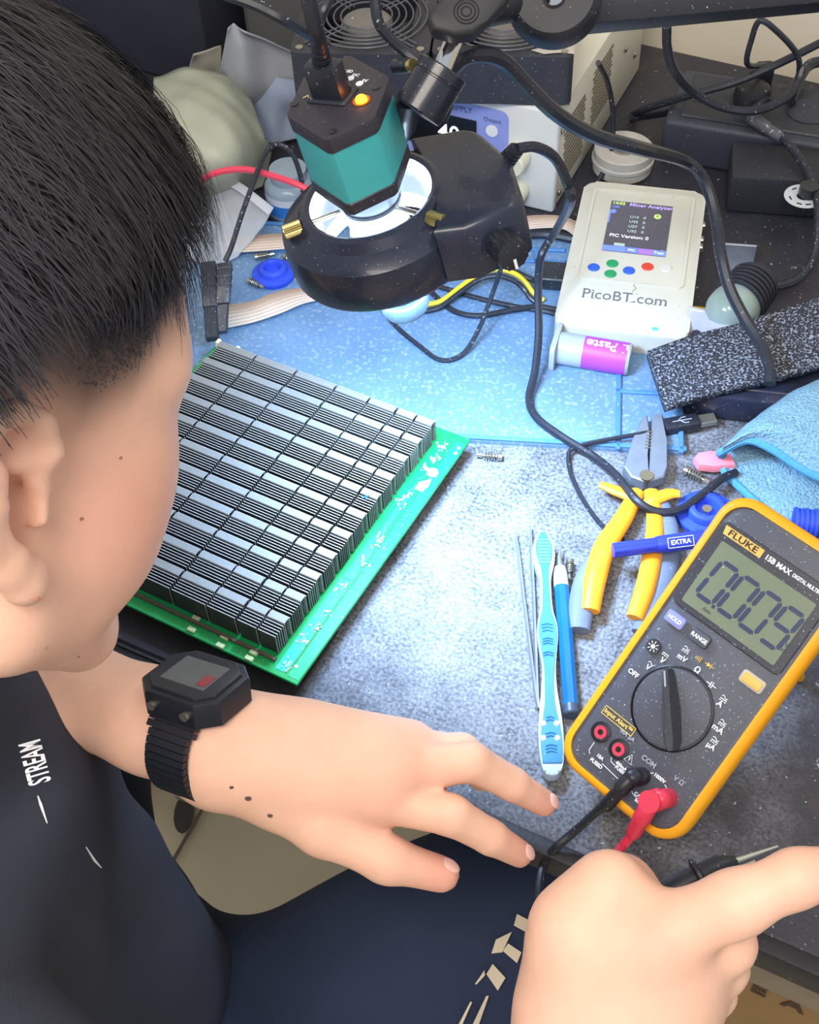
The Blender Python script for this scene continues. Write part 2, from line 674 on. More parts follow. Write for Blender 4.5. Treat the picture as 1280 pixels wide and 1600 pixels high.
def bmark(px, py, kind, s):
    x, y = bl(px, py, BZ)
    if kind == 'c':
        pts = [(x + s * math.cos(k * PI / 10), y + s * math.sin(k * PI / 10)) for k in range(20)]
    elif kind == 't':
        pts = [(x - s, y - s * 0.6), (x + s, y - s * 0.9), (x + s * 0.7, y + s * 1.1)]
    else:
        pts = [(x - s, y - s * 0.7), (x + s, y - s * 0.9), (x + s, y + s * 0.7), (x - s, y + s * 0.9)]
    B().prism(pts, 0.0002, 0.0006).build('printed_mark', WHITE, board, local=True)


bmark(676, 739, 'c', 0.0042)
bmark(664, 754, 't', 0.0042)
bmark(657, 763, 's', 0.0032)
for (px, py) in ((717, 701), (712, 709), (686, 698), (677, 722), (664, 730), (463, 1042)):
    x, y = bl(px, py, BZ)
    B().cyl((x, y, 0), (x, y, 0.0008), 0.0013, n=10).build('solder_pad', SMD, board, local=True)
for (px, py) in ((307, 968), (352, 997), (397, 1021), (300, 985), (345, 1010), (390, 1030)):
    x, y = bl(px, py, BZ)
    B().box((x, y, 0.001), (0.006, 0.0035, 0.0022), 0.0004, 1).build('connector_pad', mat('pale_pad', 'b9cf9c', 0.5), board, local=True)
# heatsinks: one mesh of fins and one cap for each column width, shared down the rows
ROWS = 11
pitch = (yback - yfront) / ROWS
FIN = mat('aluminium_fin_shaded', '3f4243', 0.5, metal=0.4, var=0.12, scale=200)  # fin sides kept dark to paint in the shade of the gaps
CAP = mat('aluminium_cap', '8e908f', 0.55, metal=0.3, var=0.12, scale=300)
FINE = mat('aluminium_edge_highlight', 'a6a9a8', 0.45, metal=0.2, var=0.05)  # paler copy of the metal: light caught on fin edges, painted in
rr_ = random.Random(2)
first = {}
for c in range(7):
    wdt = cols[c + 1] - cols[c] - 0.0016
    for rw in range(ROWS):
        x0 = cols[c] + 0.0008
        y1 = yback - rw * pitch
        if c not in first:
            # fins
            b = B()
            be = B()
            for fr in (0.03, 0.42, 0.535, 0.65, 0.765, 0.88):
                yy = -fr * pitch
                top = HT - 0.0015
                b.box((wdt / 2, yy, top / 2), (wdt, 0.00045, top))
                be.box((wdt / 2, yy, top), (wdt, 0.00055, 0.0005))
                be.box((wdt - 0.0003, yy, top / 2), (0.0006, 0.00055, top))
            me = b.build('heatsink', FIN, board, local=True, smooth=False)
            ed = be.build('fin_edge_highlights', FINE, me, local=True, smooth=False)
            cp = B()
            cw = pitch * 0.27
            yc_ = -pitch * 0.215
            cp.box((wdt / 2, yc_, HT - 0.0004), (wdt, cw, 0.0008), 0.0003, 1)
            cp.box((wdt / 2, yc_ + cw / 2 - 0.0002, HT / 2), (wdt, 0.0005, HT - 0.0006))
            cp.box((wdt / 2, yc_ - cw / 2 + 0.0002, HT / 2), (wdt, 0.0005, HT - 0.0006))
            ca = cp.build('cap', CAP, me, local=True, smooth=False)
            first[c] = (me, ed, ca)
            h = me
        else:
            a0, b0, c0 = first[c]
            h = a0.copy()
            COL.objects.link(h)
            h.parent = board
            for q in (b0, c0):
                d_ = q.copy()
                COL.objects.link(d_)
                d_.parent = h
        h.location = (x0 + rr_.uniform(-0.0002, 0.0002), y1, 0.0004 + rr_.uniform(0, 0.0002))
# blue pen cross on one cap of the right-hand column
x, y = bl(572, 776, zt + 0.0005)
b = B()
for s in (-1, 1):
    M = Matrix.Translation((x, y, HT + 0.0006)) @ Matrix.Rotation(s * 0.9, 4, 'Z')
    b.box((0, 0, 0), (0.0055, 0.0009, 0.0003), M=M)
b.build('pen_cross', mat('blue_ink', '2d6fd0', 0.6), board, local=True)
# support foam under the board keeps it clear of the bench
b = B()
for (qx, qy) in ((-0.06, 0.05), (-0.06, 0.2), (-0.2, 0.05), (-0.2, 0.2)):
    b.box((qx, qy, (-0.002 + 0.0048 - BZ) / 2), (0.03, 0.03, BZ - 0.0068))
b.build('underside_heatsinks', FIN, board, local=True, smooth=False)
# white pin header at the back left corner
x, y = bl(355, 541, BZ + 0.01)
b = B()
b.box((x, y, 0.0045), (0.020, 0.006, 0.009), 0.0008, 1)
for s in (-1, 1):
    b.box((x + s * 0.009, y + 0.001, 0.0095), (0.003, 0.005, 0.004), 0.0004, 1)
for k in range(8):
    b.box((x - 0.007 + k * 0.002, y - 0.0032, 0.005), (0.0008, 0.0006, 0.006))
b.build('pin_header', mat('ivory_plastic', 'ddd9b4', 0.5), board, local=True)

# ------------------------------------------------------------------ multimeter
maz, mt = math.radians(-48.97), math.radians(40)
mHW, mHL, mTH = 0.0445, 0.0950, 0.040
mx_ = V(math.cos(maz), math.sin(maz), 0)
mh_ = V(-math.sin(maz), math.cos(maz), 0)
my_ = mh_ * math.cos(mt) + V(0, 0, math.sin(mt))
mo_ = V(0.1593, 0.3885, 0.0954 * math.sin(mt) + 0.045 * math.cos(mt))
MM = frame(mo_, mx_, my_)
MMi = MM.inverted()


def fl_(px, py, z=0.0):
    n = MM.to_3x3() @ V(0, 0, 1)
    q = MMi @ on_plane(px, py, mo_ + n * z, n)
    return q.x, q.y


meter = thing('multimeter', 'yellow and grey digital multimeter propped up, display reading 0.009', 'multimeter', MM)
YEL = mat('yellow_holster', 'f3a614', 0.45, var=0.06, scale=90, bump=0.1, bscale=700)
MGR = mat('meter_grey', '50535e', 0.5, var=0.12, scale=120, bump=0.15, bscale=1500, dust=0.2, dscale=420)
MGD = mat('meter_dark', '2e3037', 0.45, var=0.15, dust=0.15, dscale=500)
# holster: rounded tub with a lip, as stacked rounded outlines
b = B()
rings = []
def outl(w_, h_, r, z):
    return [V(x, y, z) for x, y in rrect(w_, h_, r, 7)]
prof = [(mHW - 0.012, mHL - 0.012, 0.012, -mTH), (mHW - 0.007, mHL - 0.007, 0.014, -mTH + 0.001), (mHW - 0.002, mHL - 0.003, 0.016, -0.022), (mHW, mHL, 0.017, -0.010), (mHW - 0.0005, mHL - 0.0005, 0.017, -0.0015),
        (mHW - 0.003, mHL - 0.003, 0.0155, 0.0008), (mHW - 0.0052, mHL - 0.0055, 0.0135, 0.0006), (mHW - 0.0054, mHL - 0.006, 0.013, -0.004)]
for (hw, hl, r, z) in prof:
    rings.append([b.bm.verts.new(q) for q in outl(2 * hw, 2 * hl, r, z)])
for p, q in zip(rings, rings[1:]):
    n_ = len(p)
    for i in range(n_):
        b.bm.faces.new((p[i], p[(i + 1) % n_], q[(i + 1) % n_], q[i]))
b.bm.faces.new(list(reversed(rings[0])))
b.build('holster', YEL, meter, local=True, ang=50)
B().prism(rrect(2 * mHW - 0.0105, 2 * mHL - 0.0115, 0.013, 7), -0.012, -0.0004, 0.001, 2).build('face_panel', MGR, meter, local=True)
# display
q4 = [fl_(*p) for p in ((1134, 813), (1299, 931), (1213, 1057), (1058, 933))]
wx = 0.0357
wy1 = (q4[0][1] + q4[1][1]) / 2
wy0 = (q4[2][1] + q4[3][1]) / 2
cyw = (wy0 + wy1) / 2
B().prism(rrect(2 * wx + 0.003, wy1 - wy0 + 0.003, 0.004, 4, 0, cyw), -0.0005, 0.0012, 0.0006, 1).build('display_frame', mat('meter_bezel', '3a3c44', 0.3, dust=0.2, dscale=400), meter, local=True)
LCD = mat('lcd_glass', '76806a', 0.18, var=0.06, scale=60, dust=0.05, dscale=330, coat=0.4)
lcd = B().prism(rrect(2 * wx - 0.008, wy1 - wy0 - 0.0115, 0.001, 2, 0.0, cyw - 0.0035), 0.0012, 0.0016).build('display', LCD, meter, local=True)
SEG = mat('lcd_segment', '2b3654', 0.4)
H_, W_ = 0.0235, 0.0112


def seg_digit(d, ox, oy):
    on = {'0': 'abcdef', '9': 'abcdfg'}[d]
    t = 0.0026
    b_ = B()
    sh = 0.10
    segs = dict(a=(0, H_, W_, H_), d=(0, 0, W_, 0), g=(0, H_ / 2, W_, H_ / 2), f=(0, H_ / 2, 0, H_), b=(W_, H_ / 2, W_, H_), e=(0, 0, 0, H_ / 2), c=(W_, 0, W_, H_ / 2))
    for k in on:
        x0, y0, x1, y1 = segs[k]
        g = 0.0005
        if x0 == x1:
            pts = [(x0 - t / 2, y0 + g + t / 2), (x0, y0 + g), (x0 + t / 2, y0 + g + t / 2), (x0 + t / 2, y1 - g - t / 2), (x0, y1 - g), (x0 - t / 2, y1 - g - t / 2)]
        else:
            pts = [(x0 + g, y0), (x0 + g + t / 2, y0 - t / 2), (x1 - g - t / 2, y0 - t / 2), (x1 - g, y0), (x1 - g - t / 2, y0 + t / 2), (x0 + g + t / 2, y0 + t / 2)]
        b_.prism([(ox + x + sh * y, oy + y) for x, y in pts], 0.0016, 0.0018)
    b_.build('digit', SEG, lcd, local=True, smooth=False)


dg0 = fl_(1103, 921, 0.0016)
dgs = []
for i, (px, py) in enumerate(((1097, 926), (1130, 957), (1165, 985), (1199, 1009))):
    x, y = fl_(px, py, 0.0016)
    dgs.append((x, y))
yb_ = sum(y for x, y in dgs) / 4 - 0.0
for i in range(4):
    seg_digit('0009'[i], -0.0270 + i * 0.0146, cyw - 0.0160)
b = B()
b.box((-0.0270 + 0.0127, cyw - 0.0165, 0.0017), (0.002, 0.002, 0.0003))
b.build('decimal_point', SEG, lcd, local=True)
YLB = mat('yellow_label', 'e0b45a', 0.5)
x0, y0 = fl_(1139, 820, 0.0012)
ytop = wy1 - 0.0032
B().prism([(-wx + 0.002, ytop - 0.0026), (-wx + 0.001, ytop + 0.0026), (-0.0085, ytop + 0.0026), (-0.0085, ytop - 0.0026)], 0.0012, 0.0015).build('name_plate', YLB, meter, local=True)
DT = mat('dark_print', '2a2620', 0.6)


def mtext(body, x, y, size, m=WHITE, bold=0.0001, z=0.0002, rot=0, align='CENTER', sx=1.0, par=None):
    return text('lettering', body, size, m, par or meter, MM @ Matrix.Translation((x, y, z)) @ Matrix.Rotation(math.radians(rot), 4, 'Z'), bold=bold, align=align, sx=sx)


mtext('FLUKE', -0.0215, ytop - 0.0001, 0.0052, DT, 0.0001, 0.0016, sx=1.35)
mtext('15B MAX', -0.0065, ytop, 0.0042, WHITE, 0.00015, 0.0014, align='LEFT')
mtext('DIGITAL MULTIMETER', 0.0118, ytop, 0.0030, WHITE, 0.0001, 0.0014, align='LEFT', sx=0.78)
mtext('Auto', -0.016, cyw - 0.0205, 0.0026, SEG, 0, 0.0018)
mtext('V', 0.0312, cyw - 0.0105, 0.0036, SEG, 0, 0.0018)
mtext('DC', 0.0305, cyw - 0.0140, 0.003, SEG, 0, 0.0018)
# keys


def key(px, py, w_, h_, m, name, lab=None, tm=None):
    x, y = fl_(px, py, 0.002)
    k = B().prism(rrect(w_, h_, 0.0015, 4, x, y), -0.0006, 0.0026, 0.0008, 2).build('key', m, meter, local=True)
    if lab:
        text('lettering', lab, 0.0034, tm or WHITE, k if False else meter, MM @ Matrix.Translation((x, y, 0.0027)), bold=0.0001, sx=0.95)
    return x, y


key(1055, 968, 0.0125, 0.0075, mat('key_violet', '8489b8', 0.5, var=0.06), 'key', 'HOLD')
key(1093, 997, 0.0125, 0.0075, mat('key_grey', '4b4f59', 0.5, var=0.06), 'key', 'RANGE')
x, y = fl_(1175, 1065, 0.002)
B().prism(rrect(0.0148, 0.0078, 0.0018, 4, x, y), -0.0006, 0.0018, 0.0007, 2).build('key', mat('key_rim', 'b9b4a8', 0.5), meter, local=True)
B().prism(rrect(0.0122, 0.0056, 0.0014, 4, x, y), 0.001, 0.0026, 0.0005, 2).build('key', YLB, meter, local=True)
x, y = fl_(1021, 1010, 0.001)
bk = B().cyl((x, y, -0.0006), (x, y, 0.0012), 0.0044, n=20).build('backlight_key', MGD, meter, local=True)
b = B().cyl((x, y, 0.0012), (x, y, 0.0015), 0.0013, n=12)
for k in range(8):
    a = k * PI / 4
    b.box((0, 0, 0), (0.0014, 0.0004, 0.0004), M=Matrix.Translation((x + 0.0026 * math.cos(a), y + 0.0026 * math.sin(a), 0.0014)) @ Matrix.Rotation(a, 4, 'Z'))
b.build('printed_symbol', WHITE, meter, local=True)
# rotary dial
dx_, dy_ = 0.0, -0.0293
dx_, dy_ = fl_(1050, 1107)
b = B().lathe([(0.0246, -0.0006), (0.0246, 0.0002), (0.0238, 0.0006), (0.0234, -0.0004)], 48, Matrix.Translation((dx_, dy_, 0)))
b.build('dial_ring', mat('dial_ring_black', '17181c', 0.4), meter, local=True)
dial = B().lathe([(0.0, 0.0012), (0.021, 0.0012), (0.0226, 0.0006), (0.023, -0.0006)], 48, Matrix.Translation((dx_, dy_, 0))).build('dial', mat('dial_grey', '4d4f58', 0.55, var=0.2, dust=0.25, dscale=420), meter, local=True)
ax, ay = fl_(1043, 1045, 0.004)
a_ = math.atan2(ay - dy_, ax - dx_)
Md = Matrix.Translation((dx_, dy_, 0)) @ Matrix.Rotation(a_, 4, 'Z')
b = B()
pr = [(-0.0235, 0.0022), (-0.019, 0.0042), (0.0, 0.0046), (0.0200, 0.0028), (0.0222, 0.0018)]
up_ = [(x, y) for x, y in pr] + [(x, -y) for x, y in reversed(pr)]
lo = [b.bm.verts.new((x, y * 1.25, 0.001)) for x, y in up_]
hi = [b.bm.verts.new((x, y * 0.55, 0.0105 - 0.003 * (x / 0.022) ** 2)) for x, y in up_]
n_ = len(lo)
for i in range(n_):
    b.bm.faces.new((lo[i], lo[(i + 1) % n_], hi[(i + 1) % n_], hi[i]))
b.bm.faces.new(hi)
b.build('pointer_grip', mat('dial_grip', '363840', 0.5, dust=0.12, dscale=450), dial, local=True, xf=Md, ang=50)
B().box((0.0165, 0.0, 0.0094), (0.009, 0.0011, 0.0004)).build('pointer_mark', mat('pointer_pale', '9aa0ac', 0.6), dial, local=True, xf=Md)
# range legends round the dial, read along the meter's own axes
for (px, py, s, sz) in ((990, 1052, 'OFF', 0.0040), (1013, 1043, 'V', 0.0042), (1036, 1032, 'V', 0.0044), (1066, 1028, 'mV', 0.0044), (1090, 1047, '\u03a9', 0.0048), (1125, 1100, 'A', 0.0046), (1122, 1139, 'mA', 0.0048), (1111, 1166, '\u00b5A', 0.0044)):
    x, y = fl_(px, py)
    mtext(s, x, y, sz)
BARS = []
for (px, py, k) in ((1018, 1037, '~'), (1041, 1022, '='), (1072, 1016, '+'), (1131, 1093, '+'), (1129, 1131, '+'), (1117, 1158, '+')):
    x, y = fl_(px, py)
    b = B()
    if k in '=+':
        b.box((x, y, 0.0002), (0.0042, 0.0005, 0.0003))
        for q in (-1, 0, 1):
            b.box((x + q * 0.0016, y - 0.0011, 0.0002), (0.001, 0.0005, 0.0003))
    if k in '~+':
        yy = y + (0.0014 if k == '+' else 0)
        b.tube([V(x - 0.002 + 0.0005 * i, yy + 0.0006 * math.sin(i * PI / 4), 0.0002) for i in range(9)], 0.00025, 4)
    b.build('printed_symbol', WHITE, meter, local=True, smooth=False)
YS = mat('yellow_print', 'e3c25a', 0.6)
x, y = fl_(1092, 1029)
b = B()
for i in range(4):
    b.tube([V(x - 0.0016 + i * 0.001, y + 0.0016 * (0.5 + 0.2 * i) * s, 0.0002) for s in (-1, 0, 1)], 0.00022, 4)
x, y = fl_(1109, 1040)
b.prism([(x - 0.0014, y - 0.0013), (x + 0.0008, y), (x - 0.0014, y + 0.0013)], 0, 0.0003)
b.box((x + 0.001, y, 0.0002), (0.0004, 0.003, 0.0003))
b.box((x, y, 0.0002), (0.006, 0.0004, 0.0003))
b.build('printed_symbol', YS, meter, local=True, smooth=False)
x, y = fl_(1112, 1070)
b = B()
for s in (-1, 1):
    b.box((x + s * 0.0006, y, 0.0002), (0.0005, 0.0036, 0.0003))
    b.box((x + s * 0.002, y, 0.0002), (0.0024, 0.0005, 0.0003))
b.build('printed_symbol', WHITE, meter, local=True, smooth=False)
# input legend
x, y = fl_(967, 1126)
b = B()
wv, hv = 0.0222, 0.0052
for s in (-1, 1):
    b.box((x, y + s * hv / 2, 0.0002), (wv, 0.0004, 0.0003))
    b.box((x + s * wv / 2, y, 0.0002), (0.0004, hv, 0.0003))
b.build('legend_frame', YS, meter, local=True, smooth=False)
mtext('Input Alert\u2122', x, y, 0.0038, YS, 0.0001, sx=1.0)
RED = mat('red_plastic', 'd63a50', 0.4, var=0.06)
for (px, py) in ((939, 1144), (967, 1171)):
    x, y = fl_(px, py)
    B().lathe([(0.0046, 0.0004), (0.0046, -0.001), (0.0062, -0.001), (0.0062, 0.0002), (0.0046, 0.0004)], 28, Matrix.Translation((x, y, 0))).build('socket_rim', mat('socket_black', '14151a', 0.4), meter, local=True)
    B().lathe([(0.0018, -0.001), (0.0018, 0.0008), (0.0038, 0.0008), (0.0038, -0.001)], 24, Matrix.Translation((x, y, 0))).build('socket', RED, meter, local=True)
    B().cyl((x, y, -0.0008), (x, y, 0.0001), 0.0022, n=14).build('socket_hole', mat('socket_black', '14151a'), meter, local=True)
for (px, py, s, sz, m) in ((981, 1149, 'mA \u00b5A', 0.0034, mat('grey_print', '9aa0ac', 0.6)), (938, 1183, '10A', 0.0028, WHITE), (932, 1193, 'FUSED', 0.0030, WHITE), (971, 1197, '400mA', 0.0026, WHITE), (970, 1204, 'FUSED', 0.0026, WHITE), (1014, 1190, 'COM', 0.0042, mat('grey_print', '9aa0ac')), (1031, 1216, '1000V', 0.0030, WHITE), (1061, 1220, 'V \u03a9', 0.0040, mat('grey_print', '9aa0ac')), (1001, 1246, 'CAT III', 0.0028, WHITE), (999, 1254, '600V', 0.0028, WHITE)):
    x, y = fl_(px, py)
    mtext(s, x, y, sz, m)
b = B()
for pl in (((929, 1160), (921, 1172), (922, 1178)), ((941, 1193), (966, 1217)), ((956, 1183), (955, 1190), (962, 1197)), ((986, 1232), (989, 1240), (996, 1248)), ((1017, 1208), (1022, 1208)), ((1039, 1226), (1042, 1231))):
    b.tube([V(*fl_(*p), 0.0002) for p in pl], 0.00025, 4)
x, y = fl_(984, 1186)
tri = [V(x - 0.0028, y - 0.002, 0.0002), V(x + 0.0028, y - 0.002, 0.0002), V(x, y + 0.003, 0.0002)]
b.tube(tri, 0.00025, 4, closed=True)
b.box((x, y + 0.0002, 0.0002), (0.0005, 0.002, 0.0003))
b.build('legend_line', WHITE, meter, local=True, smooth=False)
# kick stand behind
b = B()
b.box((0, 0.055, -mTH - 0.001), (0.05, 0.012, 0.003), 0.001, 1)
foot = MMi @ V(*(MM @ V(0, 0.06, -mTH)).xy, 0.002)
hin = V(0, 0.05, -mTH)
leg_d = (MMi @ ((MM @ hin) + mh_ * 0.035)).copy()
wf = MM @ hin + mh_ * 0.03
wf.z = 0.0035
lf = MMi @ wf
for s in (-1, 1):
    b.tube([hin + V(s * 0.02, 0, 0), lf + V(s * 0.02, 0, 0)], 0.003, 8)
b.tube([lf + V(-0.02, 0, 0), lf + V(0.02, 0, 0)], 0.003, 8)
b.build('kick_stand', YEL, meter, local=True)

# ------------------------------------------------------------------ hash board tester
taz = math.radians(-15.3)
tp = P(970, 519, 0.024)
tM = frame(V(0.1736, 0.7474, 0.024), V(math.cos(taz), math.sin(taz), 0), V(-math.sin(taz), math.cos(taz), 0))
tMi = tM.inverted()
TW, TL, TZ = 0.106, 0.192, 0.022


def tl(px, py):
    q = tMi @ P(px, py, 0.024)
    return q.x, q.y


tester = thing('board_tester', 'cream handheld board tester with small screen and coloured round buttons', 'tester', tM)
CRM = mat('cream_plastic', 'd4d1c2', 0.5, var=0.06, scale=40, dust=0.06, dscale=150, dcol='8d8f88', bump=0.08)
B().prism(rrect(TW, TL, 0.010, 6, 0, TL / 2), -TZ + 0.002, 0.0, 0.0025, 3).build('case', CRM, tester, local=True)
x0, y0 = tl(893, 435)
x1, y1 = tl(1090, 315)
iy0 = tl(980, 443)[1]
iy1 = tl(1010, 302)[1]
hwp = TW / 2 - 0.009
b = B()
o1, o2 = rrect(2 * hwp, iy1 - iy0, 0.005, 5, 0, (iy0 + iy1) / 2), rrect(2 * hwp - 0.005, iy1 - iy0 - 0.005, 0.003, 5, 0, (iy0 + iy1) / 2)
n_ = len(o1)
va = [b.bm.verts.new((*p, 0.0)) for p in o1]
vb = [b.bm.verts.new((*p, 0.0014)) for p in o1]
vc = [b.bm.verts.new((*p, 0.0014)) for p in o2]
vd = [b.bm.verts.new((*p, 0.0)) for p in o2]
for A_, C_ in ((va, vb), (vb, vc), (vc, vd)):
    for i in range(n_):
        b.bm.faces.new((A_[i], A_[(i + 1) % n_], C_[(i + 1) % n_], C_[i]))
b.build('raised_frame', CRM, tester, local=True)
sc = [tl(*p) for p in ((957, 316), (1053, 322), (1039, 400), (939, 393))]
sx0 = (sc[0][0] + sc[3][0]) / 2
sx1 = (sc[1][0] + sc[2][0]) / 2
sy1 = (sc[0][1] + sc[1][1]) / 2
sy0 = (sc[2][1] + sc[3][1]) / 2
scr = B().prism([(sx0, sy0), (sx1, sy0), (sx1, sy1), (sx0, sy1)], -0.0005, 0.0006).build('screen', mat('tft_screen', '55535f', 0.25, var=0.1, emit='4a4856', estr=0.25, dust=0.06, dscale=260), tester, local=True)
BLU = mat('screen_blue', '6d86e0', 0.4, emit='6d86e0', estr=0.5)
VIO = mat('screen_violet', '9a6fd8', 0.4, emit='9a6fd8', estr=0.45)
SWH = mat('screen_white', 'dfe3ea', 0.4, emit='dfe3ea', estr=0.5)
SLV = mat('screen_lilac', 'b9a6f0', 0.4, emit='b9a6f0', estr=0.5)
SGN = mat('screen_green', 'b8e07a', 0.4, emit='b8e07a', estr=0.6)
SPL = mat('screen_pale', 'a8bcb4', 0.4, emit='a8bcb4', estr=0.4)
sw, sh_ = sx1 - sx0, sy1 - sy0


def sbox(u0, v0, u1, v1, m, z=0.0008):
    B().box((sx0 + sw * (u0 + u1) / 2, sy0 + sh_ * (v0 + v1) / 2, z), (sw * (u1 - u0), sh_ * (v1 - v0), 0.0003)).build('screen_field', m, scr, local=True)


def stext(s, u, v, size, m, z=0.0009, align='LEFT'):
    text('lettering', s, size, m, tester, tM @ Matrix.Translation((sx0 + sw * u, sy0 + sh_ * v, z)), align=align, bold=0.00008)


sbox(0, 0, 0.36, 0.1, BLU)
sbox(0.36, 0, 0.56, 0.1, mat('screen_blue2', '5f78d0', 0.4, emit='5f78d0', estr=0.5))
sbox(0.56, 0, 0.8, 0.1, VIO)
sbox(0.8, 0, 1, 0.1, BLU)
sbox(0.17, 0.11, 0.34, 0.16, SPL)
sbox(0.0, 0.55, 0.025, 0.8, BLU)
stext('Miner Analyzer', 0.30, 0.945, 0.0060, SLV)
stext('14:02', 0.02, 0.95, 0.0050, SGN)
stext('100', 0.02, 0.87, 0.0045, BLU)
for i, s in enumerate(('U14', 'U42', 'U27', 'U32')):
    stext(s, 0.34, 0.70 - i * 0.095, 0.0045, SPL)
    stext('0', 0.56, 0.70 - i * 0.095, 0.0045, SPL)
stext('PIC Version: 0', 0.07, 0.30, 0.0056, SWH)
stext('PIC', 0.4, 0.045, 0.0045, SWH)
stext('Test', 0.81, 0.05, 0.0045, SWH)
for (u, v, m, s_) in ((0.78, 0.76, SGN, 0.0030), (0.06, 0.78, BLU, 0.0026)):
    B().cyl((sx0 + sw * u, sy0 + sh_ * v, 0.0006), (sx0 + sw * u, sy0 + sh_ * v, 0.001), s_, n=20).build('screen_icon', m, scr, local=True)
stext('0', 0.78, 0.76, 0.0042, mat('screen_dark', '3f4a2c', 0.5), 0.00105, 'CENTER')
for (px, py, c) in ((928, 418, '2d62d8'), (957, 412, '1f9e62'), (954, 428, '1f9e62'), (983, 423, '2d62d8'), (1012, 417, 'dd4436'), (1041, 419, 'd8d6cf')):
    x, y = tl(px, py)
    B().lathe([(0.0, 0.0012), (0.0042, 0.0011), (0.0050, 0.0004), (0.0050, -0.0004)], 28, Matrix.Translation((x, y, 0))).build('button', mat('button_' + c, c, 0.4, var=0.04), tester, local=True)
PT = mat('engraved_grey', '6d7077', 0.6)
xa, ya = tl(911, 457)
xb, yb2 = tl(1042, 471)
pw = math.hypot(xb - xa, yb2 - ya)
pa = math.atan2(yb2 - ya, xb - xa)


def glyph_text(body, size):
    """serif lettering: sans strokes with small slab serifs at the stroke ends"""
    Mx = tM @ Matrix.Translation(((xa + xb) / 2, (ya + yb2) / 2 - 0.001, 0.0002)) @ Matrix.Rotation(pa, 4, 'Z')
    t_ = text('lettering', body, size, PT, tester, Mx)
    me = t_.data
    xs = [v.co for v in me.vertices]
    loc = (FR[tester.name] @ Mx).inverted()
    lo = min((loc @ v).x for v in xs)
    hi_ = max((loc @ v).x for v in xs)
    k = pw / (hi_ - lo)
    Sm = FR[tester.name] @ Mx @ Matrix.Diagonal((k, 1, 1, 1)) @ loc
    me.transform(Sm)
    pts = [Mx.inverted() @ tM @ v.co for v in me.vertices]
    return Mx, pts


Mx, pts = glyph_text('PicoBT.com', 0.0165)
lo_y = min(p.y for p in pts)
hi_y = max(p.y for p in pts)
wl = max(p.x for p in pts) - min(p.x for p in pts)
b = B()
base = lo_y + 0.0004
for (u, top, wd) in ((0.012, 1, 0.03), (0.012, 0, 0.035), (0.133, 0, 0.03), (0.13, 2, 0.02), (0.425, 0, 0.02), (0.425, 1, 0.02), (0.592, 0, 0.04), (0.545, 1, 0.012), (0.64, 1, 0.012), (0.856, 0, 0.024), (0.918, 0, 0.024), (0.983, 0, 0.024)):
    yy = {0: base, 1: hi_y - 0.0004, 2: lo_y + (hi_y - lo_y) * 0.68}[top]
    b.box((-wl / 2 + u * wl, yy, 0), (wd * wl, 0.0006, 0.0002))
b.build('lettering_serif', PT, tester, xf=Mx)
crk = [V(*tl(*p), 0.0003) for p in ((993, 440), (990, 446), (994, 451), (988, 456))]
B().tube(crk, 0.0003, 4).build('crack', mat('crack_grey', '8d8a7c', 0.8), tester, local=True)
x, y = tl(1024, 514)
B().sph((x, y, 0), 0.0028, 12, (1, 0.8, 0.1)).build('paint_spot', mat('teal_spot', '5fc9b4', 0.6), tester, local=True)
for yy in (0.125, 0.135, 0.155):
    B().box((TW / 2 + 0.001, yy, -0.008), (0.004, 0.006, 0.006), 0.001, 1).build('edge_switch', STEEL, tester, local=True)
B().cyl((TW / 2, 0.045, -0.009), (TW / 2 + 0.012, 0.045, -0.009), 0.0045, n=18).build('antenna_socket', mat('gold', 'd8b84a', 0.25, metal=0.9), tester, local=True)
b = B()
for s in (-1, 1):
    for yy in (0.02, 0.17):
        b.cyl((s * 0.04, yy, -0.0195), (s * 0.04, yy, -TZ + 0.003), 0.004, n=12)
b.build('foot', BLACK, tester, local=True)
# ------------------------------------------------------------------ microscope, ring light, boom stand
sa = V(0.199, 0, -0.98).normalized()
sn = -sa
sT = D(528, 150, 0.66)
se1 = V(0, 1, 0).cross(sn).normalized()
se2 = sn.cross(se1)


def sM(s):
    return frame(sT + sa * s, se1, se2)          # z up along the microscope, origin s below the camera top


SM0 = sM(0.0)
scope = thing('microscope_camera', 'teal and black microscope camera with glowing orange lamp above the board', 'microscope', SM0)
TEAL = mat('teal_enamel', '46aeb0', 0.4, var=0.08, scale=150, bump=0.1, bscale=2500)
CAPB = mat('camera_black', '322f38', 0.45, var=0.2, bump=0.1, dust=0.06, dscale=400)
hexp = [(-0.0282, -0.0062), (-0.0065, -0.0376), (0.0187, -0.0278), (0.0282, 0.0062), (0.0065, 0.0376), (-0.0187, 0.0278)]


def hexo(k):
    return [(x * k, y * k) for x, y in hexp]


def chamf(pts, t=0.06):
    out = []
    n = len(pts)
    for i in range(n):
        a, b_, c = Vector(pts[i - 1]), Vector(pts[i]), Vector(pts[(i + 1) % n])
        out += [tuple(b_.lerp(a, t)), tuple(b_.lerp(c, t))]
    return out


B().prism(chamf(hexo(1.0)), -0.0085, 0.0, 0.0012, 2).build('top_cap', CAPB, scope, local=True)
B().prism(chamf(hexo(0.985)), -0.0405, -0.0085).build('body_shell', TEAL, scope, local=True)
B().prism(chamf(hexo(1.0)), -0.0475, -0.0405, 0.0006, 1).build('bottom_cap', CAPB, scope, local=True)
sMi = SM0.inverted()


def sp(px, py, h=0.0):
    q = sMi @ on_plane(px, py, sT + sn * h, sn)
    return V(q.x, q.y, h)


